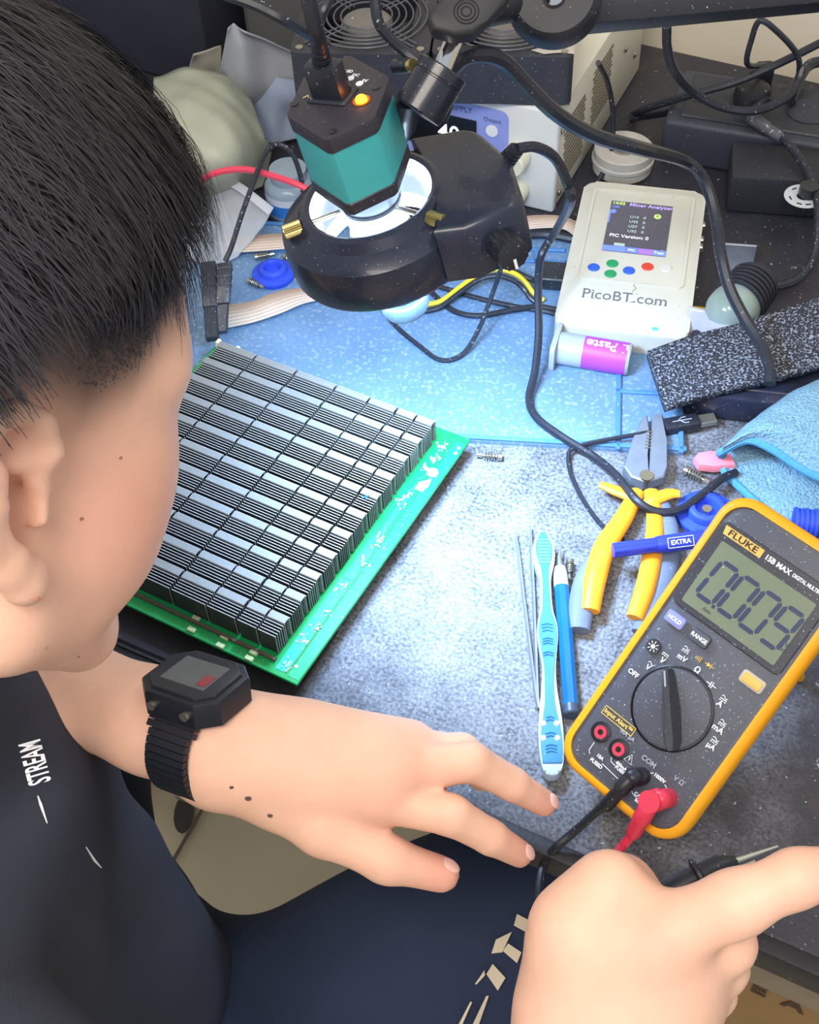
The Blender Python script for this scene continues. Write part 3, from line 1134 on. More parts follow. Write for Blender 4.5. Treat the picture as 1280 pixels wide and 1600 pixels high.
# sockets and plug on top
pl = sp(505, 110)
b = B()
pc = sp(520, 150)
Mp = Matrix.Translation(pc) @ Matrix.Rotation(math.radians(-30), 4, 'Z')
b.box((0, 0, 0.009), (0.020, 0.012, 0.022), 0.003, 2, M=Mp)
b.box((0, 0.0, 0.0005), (0.024, 0.016, 0.003), 0.001, 1, M=Mp)
b.build('video_plug', RUBBERC, scope, local=True)
lp = sp(564, 154, 0.0015)
b = B().sph((lp.x, lp.y, 0.0008), 0.0032, 16, (1, 1, 0.8))
b.build('power_lamp', mat('amber_led', 'ff9a20', 0.4, emit='ff8a10', estr=14), scope, local=True)
B().lathe([(0.0036, 0), (0.0046, 0), (0.0046, 0.0006), (0.0036, 0.0006)], 20, Matrix.Translation((lp.x, lp.y, 0))).build('lamp_collar', mat('orange_collar', 'b4561c', 0.4), scope, local=True)
for (px, py, m) in ((548, 123, WHITE), (562, 131, WHITE)):
    c = sp(px, py)
    B().cyl((c.x, c.y, 0), (c.x, c.y, 0.0004), 0.0021, n=14).build('printed_mark', m, scope, local=True)
for (px, py) in ((460, 163), (588, 137), (520, 206)):
    c = sp(px, py)
    B().cyl((c.x, c.y, -0.001), (c.x, c.y, 0.0006), 0.0022, n=14).build('cap_screw', BLACKM, scope, local=True)
b = B()
for pts in (((474, 154), (482, 150), (484, 157), (490, 155)), ((481, 158), (487, 161), (492, 158))):
    b.tube([sp(*p) + V(0, 0, 0.0003) for p in pts], 0.0004, 4)
b.build('printed_logo', mat('gold_print', 'c9b98a', 0.5), scope, local=True)
for (px, py, s) in ((545, 112, 'LED'), (556, 118, 'DC'), (570, 127, '5V')):
    c = sp(px, py)
    text('lettering', s, 0.003, WHITE, scope, SM0 @ Matrix.Translation(c + V(0, 0, 0.0002)) @ Matrix.Rotation(-0.5, 4, 'Z'), bold=0.0001)
# lens barrel
LENSM = mat('lens_barrel', 'aab4c0', 0.35, metal=0.4, var=0.1)
GLASS = mat('lens_glass', 'c6d8e4', 0.08, trans=0.6, var=0.05)
B().lathe([(0.0, -0.047), (0.0185, -0.047), (0.0185, -0.062), (0.0165, -0.063), (0.0165, -0.085), (0.0178, -0.086), (0.0178, -0.104), (0.0140, -0.106), (0.0140, -0.128)], 36).build('lens_barrel', LENSM, scope, local=True)
B().lathe([(0.0142, -0.066), (0.0171, -0.066), (0.0171, -0.068), (0.0142, -0.068)], 36).build('barrel_groove', BLACKM, scope, local=True)
b = B().lathe([(0.0140, -0.128), (0.0150, -0.129), (0.0150, -0.133), (0.0142, -0.134), (0.0142, -0.137), (0.0150, -0.138), (0.0148, -0.146), (0.0132, -0.149), (0.0, -0.150)], 36)
b.build('objective', mat('objective_frosted', '5f7485', 0.25, var=0.35, scale=900, bump=0.6, bscale=1500, metal=0.3), scope, local=True)
# bracket ring that holds the body to the post
B().lathe([(0.0180, -0.0475), (0.0215, -0.0475), (0.0215, -0.052), (0.0180, -0.052)], 36).build('clamp_ring', BLACKM, scope, local=True)

# ring light
RM = sM(0.064)
ringl = thing('ring_light', 'black ring light with side housing and brass thumbscrews under the microscope', 'lamp', RM)
RBLK = mat('ring_black', '242a3c', 0.32, var=0.2, scale=90, dust=0.07, dscale=380, coat=0.2, bump=0.05)
b = B().lathe([(0.0350, 0.0), (0.0375, 0.0012), (0.0405, 0.0), (0.0440, -0.005), (0.0500, -0.0075), (0.0545, -0.011), (0.0555, -0.018), (0.0555, -0.034), (0.0545, -0.036), (0.0505, -0.036)], 64)
b.build('housing_ring', RBLK, ringl, local=True, ang=30)
INN = mat('reflector', 'e4ebf2', 0.18, metal=0.75, var=0.2, scale=300)
B().lathe([(0.0350, 0.0), (0.0346, -0.010), (0.0346, -0.022), (0.0350, -0.034)], 64).build('inner_reflector', INN, ringl, local=True)
LED = mat('led_ring', 'eef6ff', 0.4, emit='dcecff', estr=22)
B().lathe([(0.0345, -0.0260), (0.0345, -0.0352), (0.0500, -0.0356), (0.0500, -0.0335), (0.0356, -0.0330)], 64).build('led_ring', LED, ringl, local=True)
hp = [(0.024, 0.047), (0.056, 0.043), (0.0610, 0.040), (0.0640, 0.036), (0.0770, 0.008), (0.0800, -0.026), (0.0795, -0.032), (0.0755, -0.037), (0.050, -0.046), (0.033, -0.044), (0.040, 0.0)]
b = B()
lo = [b.bm.verts.new((x * 1.03, y * 1.03, -0.034)) for x, y in hp]
mi = [b.bm.verts.new((x * 1.03, y * 1.03, -0.005)) for x, y in hp]
hi = [b.bm.verts.new((x * 0.97 + 0.001, y * 0.97, 0.0)) for x, y in hp]
n_ = len(hp)
for p, q in ((lo, mi), (mi, hi)):
    for i in range(n_):
        b.bm.faces.new((p[i], p[(i + 1) % n_], q[(i + 1) % n_], q[i]))
b.bm.faces.new(hi)
b.bm.faces.new(list(reversed(lo)))
bmesh.ops.bevel(b.bm, geom=[e for e in b.bm.edges if all(v in hi for v in e.verts)], offset=0.002, segments=3, affect='EDGES', profile=0.5)
b.build('driver_housing', RBLK, ringl, local=True, ang=40)
RMi = RM.inverted()


def rp_(px, py, h=0.0):
    q = RMi @ on_plane(px, py, RM.translation + sn * h, sn)
    return V(q.x, q.y, h)


for k, (kx, ky) in enumerate(((460, 358), (680, 343), (600, 225))):
    c = rp_(kx, ky, -0.003)
    d = V(c.x, c.y, 0).normalized()
    if k == 2:
        d = V(0.1, 0.99, 0)
    b = B().cyl(d * 0.0185 + V(0, 0, -0.003), d * 0.046 + V(0, 0, -0.003), 0.0016, n=12)
    b.build('thumbscrew_shaft', mat('screw_silver', 'c4beb2', 0.25, metal=0.9), ringl, local=True)
    b = B()
    pts = []
    for i in range(40):
        rr = 0.0042 if i % 2 else 0.0037
        pts.append((rr * math.cos(i * PI / 20), rr * math.sin(i * PI / 20)))
    b.prism(pts, 0, 0.0105, 0.0004, 1)
    b.build('thumbscrew', BRASS, ringl, local=True, xf=frame(d * 0.0415 + V(0, 0, -0.003), V(0, 0, 1), V(0, 0, 1).cross(d) * -1, d))
# brightness knob on the near side of the housing
kc = V(0.0665, -0.042, -0.018)
kd = V(0.35, -0.92, 0.1).normalized()
kM = frame(kc, kd.cross(V(0, 0, 1)), V(0, 0, 1), kd)
b = B()
pts = []
for i in range(36):
    rr = 0.0090 if i % 3 else 0.0083
    pts.append((rr * math.cos(i * PI / 18), rr * math.sin(i * PI / 18)))
b.prism(pts, -0.006, 0.016, 0.0008, 2)
knob = b.build('brightness_knob', BLACKM, ringl, local=True, xf=kM)
B().box((0, 0.0055, 0.0162), (0.0016, 0.006, 0.0006)).build('pointer_mark', WHITE, knob, local=True, xf=kM)
B().cyl(kc - kd * 0.002, kc + kd * 0.001, 0.0115, n=28).build('knob_plate', RBLK, ringl, local=True)
# lamp light leaves the ring downwards
al = area('ring_light_glow', sT + sa * 0.104, sT + sa * 0.6, 0.085, 2.3, (0.43, 0.66, 1.0), shape='DISK', spread=math.radians(125))
al.parent = ringl
al.matrix_parent_inverse = RM.inverted()
# strain relief and cable of the ring light
r0 = RM @ V(0.0735, 0.016, -0.012)
rd = (RM.to_3x3() @ V(0.86, 0.5, 0)).normalized()
r1 = D(808, 232, 0.705)
rd = (r1 - r0).normalized()
rl_ = (r1 - r0).length
b = B()
for i in range(6):
    c = r0 + rd * (rl_ * (0.05 + i * 0.16))
    b.cyl(c, c + rd * rl_ * 0.1, 0.0056 - 0.0002 * i, n=16)
b.cyl(r0, r1, 0.0040, n=12)
b.build('strain_relief', RUBBERC, ringl)
cp = [r1, D(838, 230, 0.71), D(868, 248, 0.725), D(888, 290, 0.74), D(890, 320, 0.76), P(868, 362, 0.11), P(846, 400, 0.085), P(841, 450, 0.06), P(842, 520, 0.035), P(836, 580, 0.018), P(827, 622, 0.009), P(838, 652, 0.0085), P(880, 684, 0.0085), P(930, 715, 0.006), P(965, 745, 0.012), P(995, 782, 0.016), P(1025, 799, 0.013), P(1060, 797, 0.012), P(1095, 775, 0.012), P(1128, 748, 0.010), P(1150, 738, 0.008)]
cable('power_cable', cp, 0.0031, RUBBERC, ringl, ns=6)

# boom stand: bar, disc joint, wing knob, post, collar
boom = thing('boom_stand', 'black boom arm with round clamp disc, wing knob and chrome post', 'stand', Matrix.Translation(D(865, 0, 0.74)))
BOOMM = mat('boom_black', '22232a', 0.5, var=0.25, scale=40, dust=0.04, dscale=300)
c0, c1 = D(694, 106, 0.66), D(656, 170, 0.665)
ax_ = (c1 - c0).normalized()
Mc = frame(c0, ax_.orthogonal(), ax_.cross(ax_.orthogonal()), ax_)
Lc = 0.026
B().lathe([(0.0055, 0.0), (0.0128, 0.0), (0.0136, 0.0008), (0.0136, 0.006), (0.0131, 0.0064), (0.0131, 0.0072), (0.0136, 0.0076), (0.0136, Lc - 0.001), (0.0128, Lc), (0.0, Lc)], 40).build('collar', BLACKM, boom, xf=Mc)
for (px, py) in ((673, 93), (703, 118)):
    c = on_plane(px, py, c0, ax_)
    B().cyl(c - ax_ * 0.0006, c + ax_ * 0.001, 0.0016, n=12).build('set_screw', mat('socket_black', '14151a'), boom)
p0 = D(718, 42, 0.665)
b = B().cyl(c0 + ax_ * 0.004, p0, 0.0052, n=28)
b.build('post', CHROME, boom)
b = B().cyl(D(690, 188, 0.672), D(702, 160, 0.669), 0.003, n=14)
b.build('lock_lever', BLACKM, boom)
# side bolt of the collar and its arm to the microscope clamp
B().cyl(D(618, 104, 0.672), D(640, 102, 0.665), 0.0038, n=16).build('side_bolt', BLACKM, boom)
B().cyl(D(640, 103, 0.664), D(646, 102, 0.662), 0.0034, n=16).build('side_bolt_nut', BRASS, boom)
B().tube([D(640, 160, 0.672), D(628, 200, 0.69), D(605, 228, 0.70)], 0.008, 12, flat=0.6).build('link_arm', BLACKM, boom)
# wing knob
wn = (CAM - D(730, 20, 0.65)).normalized()
wM = frame(D(728, 22, 0.652), _r, _u)
wp = [(0.021, 0.013), (0.023, 0.010), (0.020, 0.003), (0.010, -0.006), (0.004, -0.012), (-0.006, -0.013), (-0.017, -0.010), (-0.0195, -0.004), (-0.018, 0.001), (-0.007, 0.010), (0.0, 0.0145), (0.008, 0.0125), (0.015, 0.013)]
B().prism(wp, -0.006, 0.006, 0.0028, 3).build('wing_knob', mat('knob_grey_black', '2c2c2e', 0.55, var=0.2), boom, xf=wM)
b = B()
for rr in (0.0025, 0.0045, 0.0062):
    b.tube([wM @ V(rr * math.cos(k * PI / 12), rr * math.sin(k * PI / 12) - 0.001, 0.0061) for k in range(24)], 0.0004, 4, closed=True)
b.build('knob_rings', BOOMM, boom)
# disc joint
dcn = D(866, -6, 0.70)
dn = (-_f * 0.97 - _u * 0.10 - _r * 0.12).normalized()
Mdn = frame(dcn, _r - dn * _r.dot(dn), _u, dn)
B().lathe([(0.0, 0.010), (0.022, 0.010), (0.0245, 0.008), (0.0262, 0.003), (0.0262, -0.010), (0.0, -0.012)], 48).build('clamp_disc', BOOMM, boom, xf=Mdn)
B().lathe([(0.0, 0.0150), (0.003, 0.0148), (0.0055, 0.0132), (0.0066, 0.010), (0.0066, 0.0095)], 24).build('disc_bolt', CHROME, boom, xf=Mdn @ Matrix.Translation((0.0, -0.003, 0)))
bx0, bx1 = D(905, 26, 0.73), D(1420, -20, 0.80)
bd = (bx1 - bx0)
Mb = frame((bx0 + bx1) / 2, bd, _u)
B().box((0, 0, 0), (bd.length, 0.0155, 0.020), 0.0015, 2, M=Mb).build('boom_bar', BOOMM, boom)
B().tube([D(735, 20, 0.675), D(800, 8, 0.70), D(866, -6, 0.725)], 0.009, 16).build('joint_arm', BOOMM, boom)

# cables of the microscope camera
b = B()
pk = SM0 @ (pc + V(0, 0, 0.019))
k1 = D(498, 62, 0.63)
kd = (k1 - pk).normalized()
for i in range(5):
    c = pk + kd * (0.004 * i)
    b.cyl(c, c + kd * 0.0026, 0.0052 - 0.0003 * i, n=14)
b.cyl(pk - kd * 0.002, pk + kd * 0.02, 0.004, n=12)
b.build('plug_boot', RUBBERC, scope)
cable('video_cable', [pk + kd * 0.018, D(492, 40, 0.62), D(483, 0, 0.61), D(474, -60, 0.60)], 0.0042, RUBBERC, scope)
# ------------------------------------------------------------------ signed-distance modelling of body and clothes


class SDF:
    def __init__(s):
        s.pr = []

    def cone(s, a, b, ra, rb, k=0.008):
        a, b = np.array(a, float), np.array(b, float)
        s.pr.append(('c', (a + b) / 2, np.linalg.norm(b - a) / 2 + max(ra, rb), (a, b, ra, rb), k, 1))
        return s

    def chain(s, pts, rad, k=0.008):
        for i in range(len(pts) - 1):
            s.cone(pts[i], pts[i + 1], rad[i], rad[i + 1], k)
        return s

    def ell(s, c, r, R=None, k=0.01, sign=1):
        c = np.array(c, float)
        s.pr.append(('e', c, max(r) * (1.0 if sign > 0 else 1.0), (c, np.array(r, float), np.eye(3) if R is None else np.array(R, float)), k, sign))
        return s

    def eval(s, X, c0, rad):
        d = np.full(X.shape[0], 1.0)
        any_ = False
        for (t, c, br, q, k, sg) in s.pr:
            if np.linalg.norm(c - c0) > br + rad + 2 * k + 0.01:
                continue
            if t == 'c':
                a, b, ra, rb = q
                ba = b - a
                h = np.clip(((X - a) @ ba) / max(ba @ ba, 1e-12), 0, 1)
                e = np.linalg.norm(X - a - h[:, None] * ba, axis=1) - (ra + (rb - ra) * h)
            else:
                cc, r, R = q
                y = (X - cc) @ R
                k0 = np.linalg.norm(y / r, axis=1)
                k1 = np.linalg.norm(y / (r * r), axis=1)
                e = k0 * (k0 - 1) / np.maximum(k1, 1e-9)
            any_ = True
            if sg > 0:
                h = np.maximum(k - np.abs(d - e), 0) / k
                d = np.minimum(d, e) - h * h * k * 0.25
            else:
                h = np.maximum(k - np.abs(d + e), 0) / k
                d = np.maximum(d, -e) + h * h * k * 0.25
        return d, any_

    def mesh(s, vox, noise=None, region=None):
        lo = np.min([c - br for (_, c, br, _, _, g) in s.pr if g > 0], axis=0) - 3 * vox
        hi = np.max([c + br for (_, c, br, _, _, g) in s.pr if g > 0], axis=0) + 3 * vox
        if region is not None:
            lo, hi = np.maximum(lo, region[0]), np.minimum(hi, region[1])
        NB = 16
        nb = np.ceil((hi - lo) / (vox * NB)).astype(int)
        tot = nb * NB + 2
        half = NB * vox / 2
        rad = half * 1.7321 + vox
        off = np.stack(np.meshgrid(*[np.arange(NB + 1)] * 3, indexing='ij'), -1).reshape(-1, 3)
        lin = lambda I: (I[..., 0] * tot[1] + I[..., 1]) * tot[2] + I[..., 2]
        cells, pos, quads = [], [], []
        for bi in np.ndindex(*nb):
            b0 = np.array(bi) * NB
            c0 = lo + (b0 + NB / 2) * vox
            if min(np.linalg.norm(c - c0) - br for (_, c, br, _, _, g) in s.pr if g > 0) > rad:
                continue
            dc, _ = s.eval(c0[None], c0, rad)
            if abs(dc[0]) > rad * 1.9:
                continue
            X = lo + (b0 + off) * vox
            d, ok = s.eval(X, c0, rad)
            if noise is not None:
                d = d + noise(X)
            d = d.reshape(NB + 1, NB + 1, NB + 1)
            sg = d < 0
            if sg.all() or not sg.any():
                continue
            # cell vertices
            cn = np.zeros((NB, NB, NB), int)
            acc = np.zeros((NB, NB, NB, 3))
            for ax in range(3):
                a = [slice(None)] * 3
                b = [slice(None)] * 3
                a[ax] = slice(0, NB)
                b[ax] = slice(1, NB + 1)
                d0, d1 = d[tuple(a)], d[tuple(b)]
                cr = (d0 < 0) != (d1 < 0)
                t = np.where(cr, d0 / np.where(cr, d0 - d1, 1), 0)
                o2 = [q for q in range(3) if q != ax]
                for u in (0, 1):
                    for v in (0, 1):
                        ss = [slice(None)] * 3
                        ss[o2[0]] = slice(u, u + NB)
                        ss[o2[1]] = slice(v, v + NB)
                        ss = tuple(ss)
                        c_ = cr[ss]
                        cn += c_
                        acc[..., ax] += np.where(c_, t[ss], 0)
                        acc[..., o2[0]] += c_ * u
                        acc[..., o2[1]] += c_ * v
            m = cn > 0
            I = np.argwhere(m)
            cells.append(lin(I + b0))
            pos.append(lo + (I + b0 + acc[m] / cn[m][:, None]) * vox)
            # quads round crossing edges owned by this block
            for ax in range(3):
                a = [slice(0, NB)] * 3
                b = [slice(0, NB)] * 3
                b[ax] = slice(1, NB + 1)
                d0, d1 = d[tuple(a)], d[tuple(b)]
                I = np.argwhere((d0 < 0) != (d1 < 0))
                if not len(I):
                    continue
                flip = d0[tuple(I.T)] < 0
                g = I + b0
                e1, e2 = np.zeros(3, int), np.zeros(3, int)
                e1[(ax + 1) % 3] = 1
                e2[(ax + 2) % 3] = 1
                q = np.stack([lin(g), lin(g - e1), lin(g - e1 - e2), lin(g - e2)], 1)
                q[~flip] = q[~flip][:, ::-1]
                quads.append(q)
        cells, pos, quads = np.concatenate(cells), np.concatenate(pos), np.concatenate(quads)
        o = np.argsort(cells)
        cs = cells[o]
        j = np.clip(np.searchsorted(cs, quads), 0, len(cs) - 1)
        good = (cs[j] == quads).all(1)
        return pos, o[j[good]]


def np_mesh(name, pos, faces, m, parent):
    me = bpy.data.meshes.new(name)
    me.vertices.add(len(pos))
    me.vertices.foreach_set('co', np.asarray(pos, np.float32).ravel())
    me.loops.add(len(faces) * 4)
    me.loops.foreach_set('vertex_index', np.asarray(faces, np.int32).ravel())
    me.polygons.add(len(faces))
    me.polygons.foreach_set('loop_start', np.arange(0, len(faces) * 4, 4, dtype=np.int32))
    me.update(calc_edges=True)
    me.validate()
    me.shade_smooth()
    return link(name, me, m, parent)


def sm(verts, faces, n, lam=0.5):
    """light smoothing of a quad mesh"""
    e = np.concatenate([faces[:, [0, 1]], faces[:, [1, 2]], faces[:, [2, 3]], faces[:, [3, 0]]])
    for _ in range(n):
        acc = np.zeros_like(verts)
        cnt = np.zeros(len(verts))
        np.add.at(acc, e[:, 0], verts[e[:, 1]])
        np.add.at(cnt, e[:, 0], 1)
        verts = verts * (1 - lam) + lam * acc / np.maximum(cnt, 1)[:, None]
    return verts


person = thing('person', 'person in black t-shirt and navy shorts leaning over the bench, wearing a watch', 'person')
body = SDF()
# ---- head
HS = 1.065
hu = (_r * 0.20 + _u * 0.95 - _f * 0.24).normalized()
hf = (_r * 0.62 + _u * 0.05 + _f * 0.78)
hf = (hf - hu * hf.dot(hu)).normalized()
hr = hf.cross(hu).normalized()
EAR = D(6, 765, 0.452)
HO = EAR - hr * 0.074 * HS + hf * 0.012 + hu * 0.004
HM = frame(HO, hr, hf, hu)
HR = np.array(HM.to_3x3())


def hd(x, y, z):
    return np.array(HM @ V(x * HS, y * HS, z * HS))


def hell(c, r, k=0.012, sign=1, rot=None):
    R = HR if rot is None else HR @ np.array(rot.to_matrix())
    body.ell(hd(*c), [q * HS for q in r], R, k, sign)


from mathutils import Euler
hell((0, -0.016, 0.058), (0.0770, 0.100, 0.088), 0.02)
hell((0, -0.045, 0.03), (0.068, 0.065, 0.07), 0.03)
hell((0, 0.040, 0.030), (0.0670, 0.062, 0.070), 0.02)
hell((0, 0.050, -0.030), (0.0580, 0.046, 0.058), 0.02)
for s in (-1, 1):
    hell((s * 0.046, 0.052, -0.008), (0.020, 0.030, 0.026), 0.018)
    hell((s * 0.043, 0.040, -0.036), (0.026, 0.038, 0.036), 0.02)
    body.cone(hd(s * 0.060, -0.002, -0.015), hd(s * 0.056, 0.006, -0.060), 0.014, 0.015, 0.02)
    body.cone(hd(s * 0.056, 0.006, -0.060), hd(s * 0.016, 0.076, -0.092), 0.016, 0.016, 0.025)
    body.cone(hd(s * 0.020, 0.088, 0.034), hd(s * 0.052, 0.066, 0.034), 0.010, 0.010, 0.014)
    hell((s * 0.033, 0.098, 0.014), (0.019, 0.016, 0.012), 0.012, -1)
    hell((s * 0.032, 0.078, 0.014), (0.012, 0.012, 0.012), 0.004)
    body.cone(hd(s * 0.012, 0.090, -0.022), hd(s * 0.010, 0.098, -0.024), 0.008, 0.007, 0.006)
body.cone(hd(0, 0.086, 0.022), hd(0, 0.112, -0.018), 0.009, 0.0105, 0.010)
hell((0, 0.080, -0.050), (0.026, 0.020, 0.022), 0.014)
body.cone(hd(-0.018, 0.090, -0.045), hd(0.018, 0.090, -0.045), 0.0055, 0.0055, 0.005)
body.cone(hd(-0.016, 0.089, -0.055), hd(0.016, 0.089, -0.055), 0.006, 0.006, 0.005)
hell((0, 0.092, -0.050), (0.022, 0.008, 0.0012), 0.003, -1)
hell((0, 0.080, -0.088), (0.020, 0.016, 0.017), 0.016)


# ---- ears
def ear(s):
    def e(x, y, z):                       # x out from the head, y forward, z up
        a = 0.22
        yy, zz = y * math.cos(a) - z * math.sin(a) * 0 + 0.0, z
        return hd(s * (0.0735 + x + 0.30 * max(0, -y)), y - 0.012 - 0.18 * z, zz - 0.006)
    rim = [(0.006, 0.010, 0.008), (0.010, 0.013, 0.018), (0.012, 0.009, 0.028), (0.013, -0.001, 0.0325), (0.013, -0.012, 0.030), (0.012, -0.019, 0.022), (0.011, -0.0205, 0.010), (0.010, -0.019, -0.002), (0.009, -0.014, -0.014), (0.009, -0.006, -0.023)]
    body.chain([e(*p) for p in rim], [0.0042, 0.0046, 0.0046, 0.0046, 0.0045, 0.0043, 0.004, 0.004, 0.0042, 0.006], 0.004)
    body.chain([e(0.004, -0.012, 0.022), e(0.004, -0.012, 0.0), e(0.004, -0.006, -0.016)], [0.008, 0.008, 0.006], 0.006)
    body.chain([e(0.004, -0.002, 0.024), e(0.004, 0.003, 0.014)], [0.007, 0.006], 0.005)
    # antihelix
    body.chain([e(0.008, 0.0, 0.022), e(0.010, -0.010, 0.012), e(0.010, -0.011, 0.0), e(0.009, -0.006, -0.011)], [0.0035, 0.0038, 0.0038, 0.0045], 0.004)
    # lobe and tragus
    body.chain([e(0.008, -0.003, -0.020), e(0.008, 0.003, -0.029), e(0.006, 0.007, -0.026)], [0.0075, 0.0075, 0.006], 0.006)
    body.chain([e(0.004, 0.012, 0.004), e(0.005, 0.010, -0.006)], [0.005, 0.0055], 0.006)
    body.ell(e(0.007, 0.000, -0.003), (0.0105, 0.0080, 0.0120), None, 0.004, -1)
    body.ell(e(0.009, -0.004, 0.020), (0.006, 0.0055, 0.0080), None, 0.004, -1)


ear(1)
ear(-1)
# ---- neck, shoulders, trunk (under the clothes)
NB_ = np.array(D(-140, 1120, 0.66))
body.cone(hd(0, -0.035, -0.035), NB_, 0.056, 0.046, 0.03)
HIP = np.array(P(60, 1640, -0.30))
CH = np.array(D(-130, 1330, 0.74))
body.cone(NB_ - [0, 0, 0.04], CH, 0.045, 0.085, 0.03)
body.cone(CH, HIP, 0.09, 0.11, 0.03)
fwd = np.array([0.62, 0.78, 0.0])
lft = np.array([-0.78, 0.62, 0.0])
SHR = NB_ + [0.015, -0.15, -0.06]
SHL = NB_ + [-0.16, 0.06, -0.06]
body.cone(NB_ - [0, 0, 0.05], SHR, 0.05, 0.045, 0.03)
body.cone(NB_ - [0, 0, 0.05], SHL, 0.05, 0.045, 0.03)
# ---- left arm and hand (over the bench edge, with the watch)
LW = np.array(D(312, 1152, 0.69))
LE = np.array(D(-170, 985, 0.80))
body.cone(SHL, LE, 0.048, 0.040, 0.02)
LM_ = LE * 0.55 + LW * 0.45
body.chain([LE, LM_ + [0, 0, 0.004], LW * 0.88 + LE * 0.12], [0.040, 0.034, 0.0255], 0.02)
body.chain([LW * 0.88 + LE * 0.12, LW], [0.0255, 0.0235], 0.02)


def Dl(l):
    return [np.array(D(*q)) for q in l]


def rpx(l, d):
    return [q * d / FPX for q in l]


# back of hand: four metacarpals and a thenar web
palm_w = Dl([(345, 1142, 0.692), (345, 1160, 0.688), (345, 1178, 0.688), (348, 1198, 0.692)])
mcp = Dl([(640, 1166, 0.715), (636, 1180, 0.700), (622, 1204, 0.690), (592, 1246, 0.690)])   # little, ring, middle, index
for i in range(4):
    body.cone(palm_w[i], mcp[i], 0.020, 0.0135, 0.02)
body.cone(np.array(D(470, 1190, 0.705)), np.array(D(560, 1215, 0.705)), 0.024, 0.020, 0.02)
body.cone(np.array(D(400, 1180, 0.70)), np.array(D(480, 1205, 0.70)), 0.024, 0.024, 0.02)
K = 0.003
body.chain([mcp[3]] + Dl([(706, 1274, 0.683), (766, 1308, 0.695), (812, 1334, 0.708)]), [0.0132, 0.0110, 0.0096, 0.0078], K)
body.chain([mcp[2]] + Dl([(736, 1190, 0.690), (800, 1225, 0.704), (850, 1255, 0.720)]), [0.0132, 0.0108, 0.0094, 0.0078], K)
body.chain([mcp[1]] + Dl([(720, 1178, 0.712), (752, 1204, 0.735), (752, 1216, 0.752)]), [0.0135, 0.0115, 0.0100, 0.008], K)
body.chain([mcp[0]] + Dl([(690, 1172, 0.732), (716, 1195, 0.750), (716, 1205, 0.762)]), [0.012, 0.010, 0.009, 0.0075], K)
# knuckle swells
for q in (mcp[2], mcp[3]):
    body.ell(q + np.array(_u) * 0.002 - np.array(_f) * 0.006, (0.011, 0.011, 0.009), None, 0.01)
body.chain(Dl([(400, 1212, 0.695), (505, 1292, 0.690), (605, 1343, 0.690), (690, 1366, 0.698)]), [0.020, 0.0150, 0.0122, 0.0100], 0.007)
body.cone(np.array(D(440, 1230, 0.698)), np.array(D(520, 1250, 0.698)), 0.018, 0.014, 0.014)
# ---- right arm and hand holding the probe
RW = np.array(D(925, 1690, 0.515))
RE = np.array([0.02, -0.06, 0.12])
body.cone(SHR, RE, 0.048, 0.042, 0.02)
body.chain([RE, RE * 0.5 + RW * 0.5, RW], [0.042, 0.037, 0.028], 0.02)
rpw = Dl([(912, 1660, 0.515), (930, 1670, 0.508), (965, 1670, 0.508), (1000, 1665, 0.515)])
rmcp = Dl([(1012, 1468, 0.500), (1056, 1490, 0.505), (1074, 1525, 0.515), (1076, 1560, 0.530)])     # index, middle, ring, little
for i in range(4):
    body.cone(rpw[i], rmcp[i], 0.021, 0.0150, 0.02)
body.cone(np.array(D(930, 1560, 0.520)), np.array(D(1000, 1520, 0.520)), 0.025, 0.020, 0.02)
body.cone(np.array(D(915, 1600, 0.520)), np.array(D(938, 1500, 0.520)), 0.021, 0.019, 0.02)
body.chain([rmcp[0]] + Dl([(1150, 1412, 0.485), (1245, 1372, 0.480), (1330, 1352, 0.482)]), [0.0152, 0.0118, 0.0100, 0.0085], 0.007)
body.chain([rmcp[1]] + Dl([(1135, 1475, 0.510), (1120, 1440, 0.545), (1070, 1420, 0.556)]), [0.0150, 0.0120, 0.0105, 0.009], K)
body.chain([rmcp[2]] + Dl([(1126, 1512, 0.523), (1108, 1480, 0.558), (1050, 1460, 0.565)]), [0.0142, 0.0115, 0.010, 0.009], K)
body.chain([rmcp[3]] + Dl([(1112, 1552, 0.540), (1090, 1520, 0.568), (1040, 1500, 0.572)]), [0.013, 0.0105, 0.0095, 0.008], K)
# thumb
body.chain(Dl([(900, 1560, 0.515), (908, 1450, 0.505), (950, 1386, 0.505), (972, 1386, 0.525), (990, 1404, 0.545)]), [0.021, 0.0165, 0.0118, 0.0108, 0.0092], 0.012)
body.cone(np.array(D(925, 1480, 0.510)), np.array(D(990, 1475, 0.508)), 0.018, 0.014, 0.02)
body.ell(np.array(rmcp[0]) - np.array(_f) * 0.006, (0.011, 0.011, 0.009), None, 0.01)
# ---- legs
CRT = np.array(P(250, 1500, -0.29))
RK = np.array(P(880, 1400, -0.24))
RH = np.array(P(330, 1700, -0.28))
LK = np.array(P(95, 1060, -0.26))
LH = np.array(P(70, 1480, -0.28))
body.cone(RH, RK, 0.080, 0.062, 0.03)
body.cone(LH, LK, 0.075, 0.060, 0.03)
body.cone(RK, RK + [0.02, 0.05, -0.42], 0.055, 0.04, 0.03)
body.cone(LK, LK + [-0.14, 0.10, -0.40], 0.055, 0.04, 0.03)
for q in (RK + [0.02, 0.05, -0.43], LK + [-0.14, 0.10, -0.41]):
    q = np.array(q)
    q[2] = -0.715
    body.cone(q, q + np.array([0.06, 0.11, -0.005]), 0.034, 0.026, 0.02)
    body.cone(q + np.array([0, 0, 0.1]), q, 0.036, 0.036, 0.03)
bp_, bf_ = body.mesh(0.0026)
bp_ = sm(bp_, bf_, 2, 0.4)
print('BODY verts', len(bp_))

SKIN = mat('skin', 'ecbca2', 0.5, var=0.10, scale=55, bump=0.12, bscale=420, sub=0.12, spec=0.3)


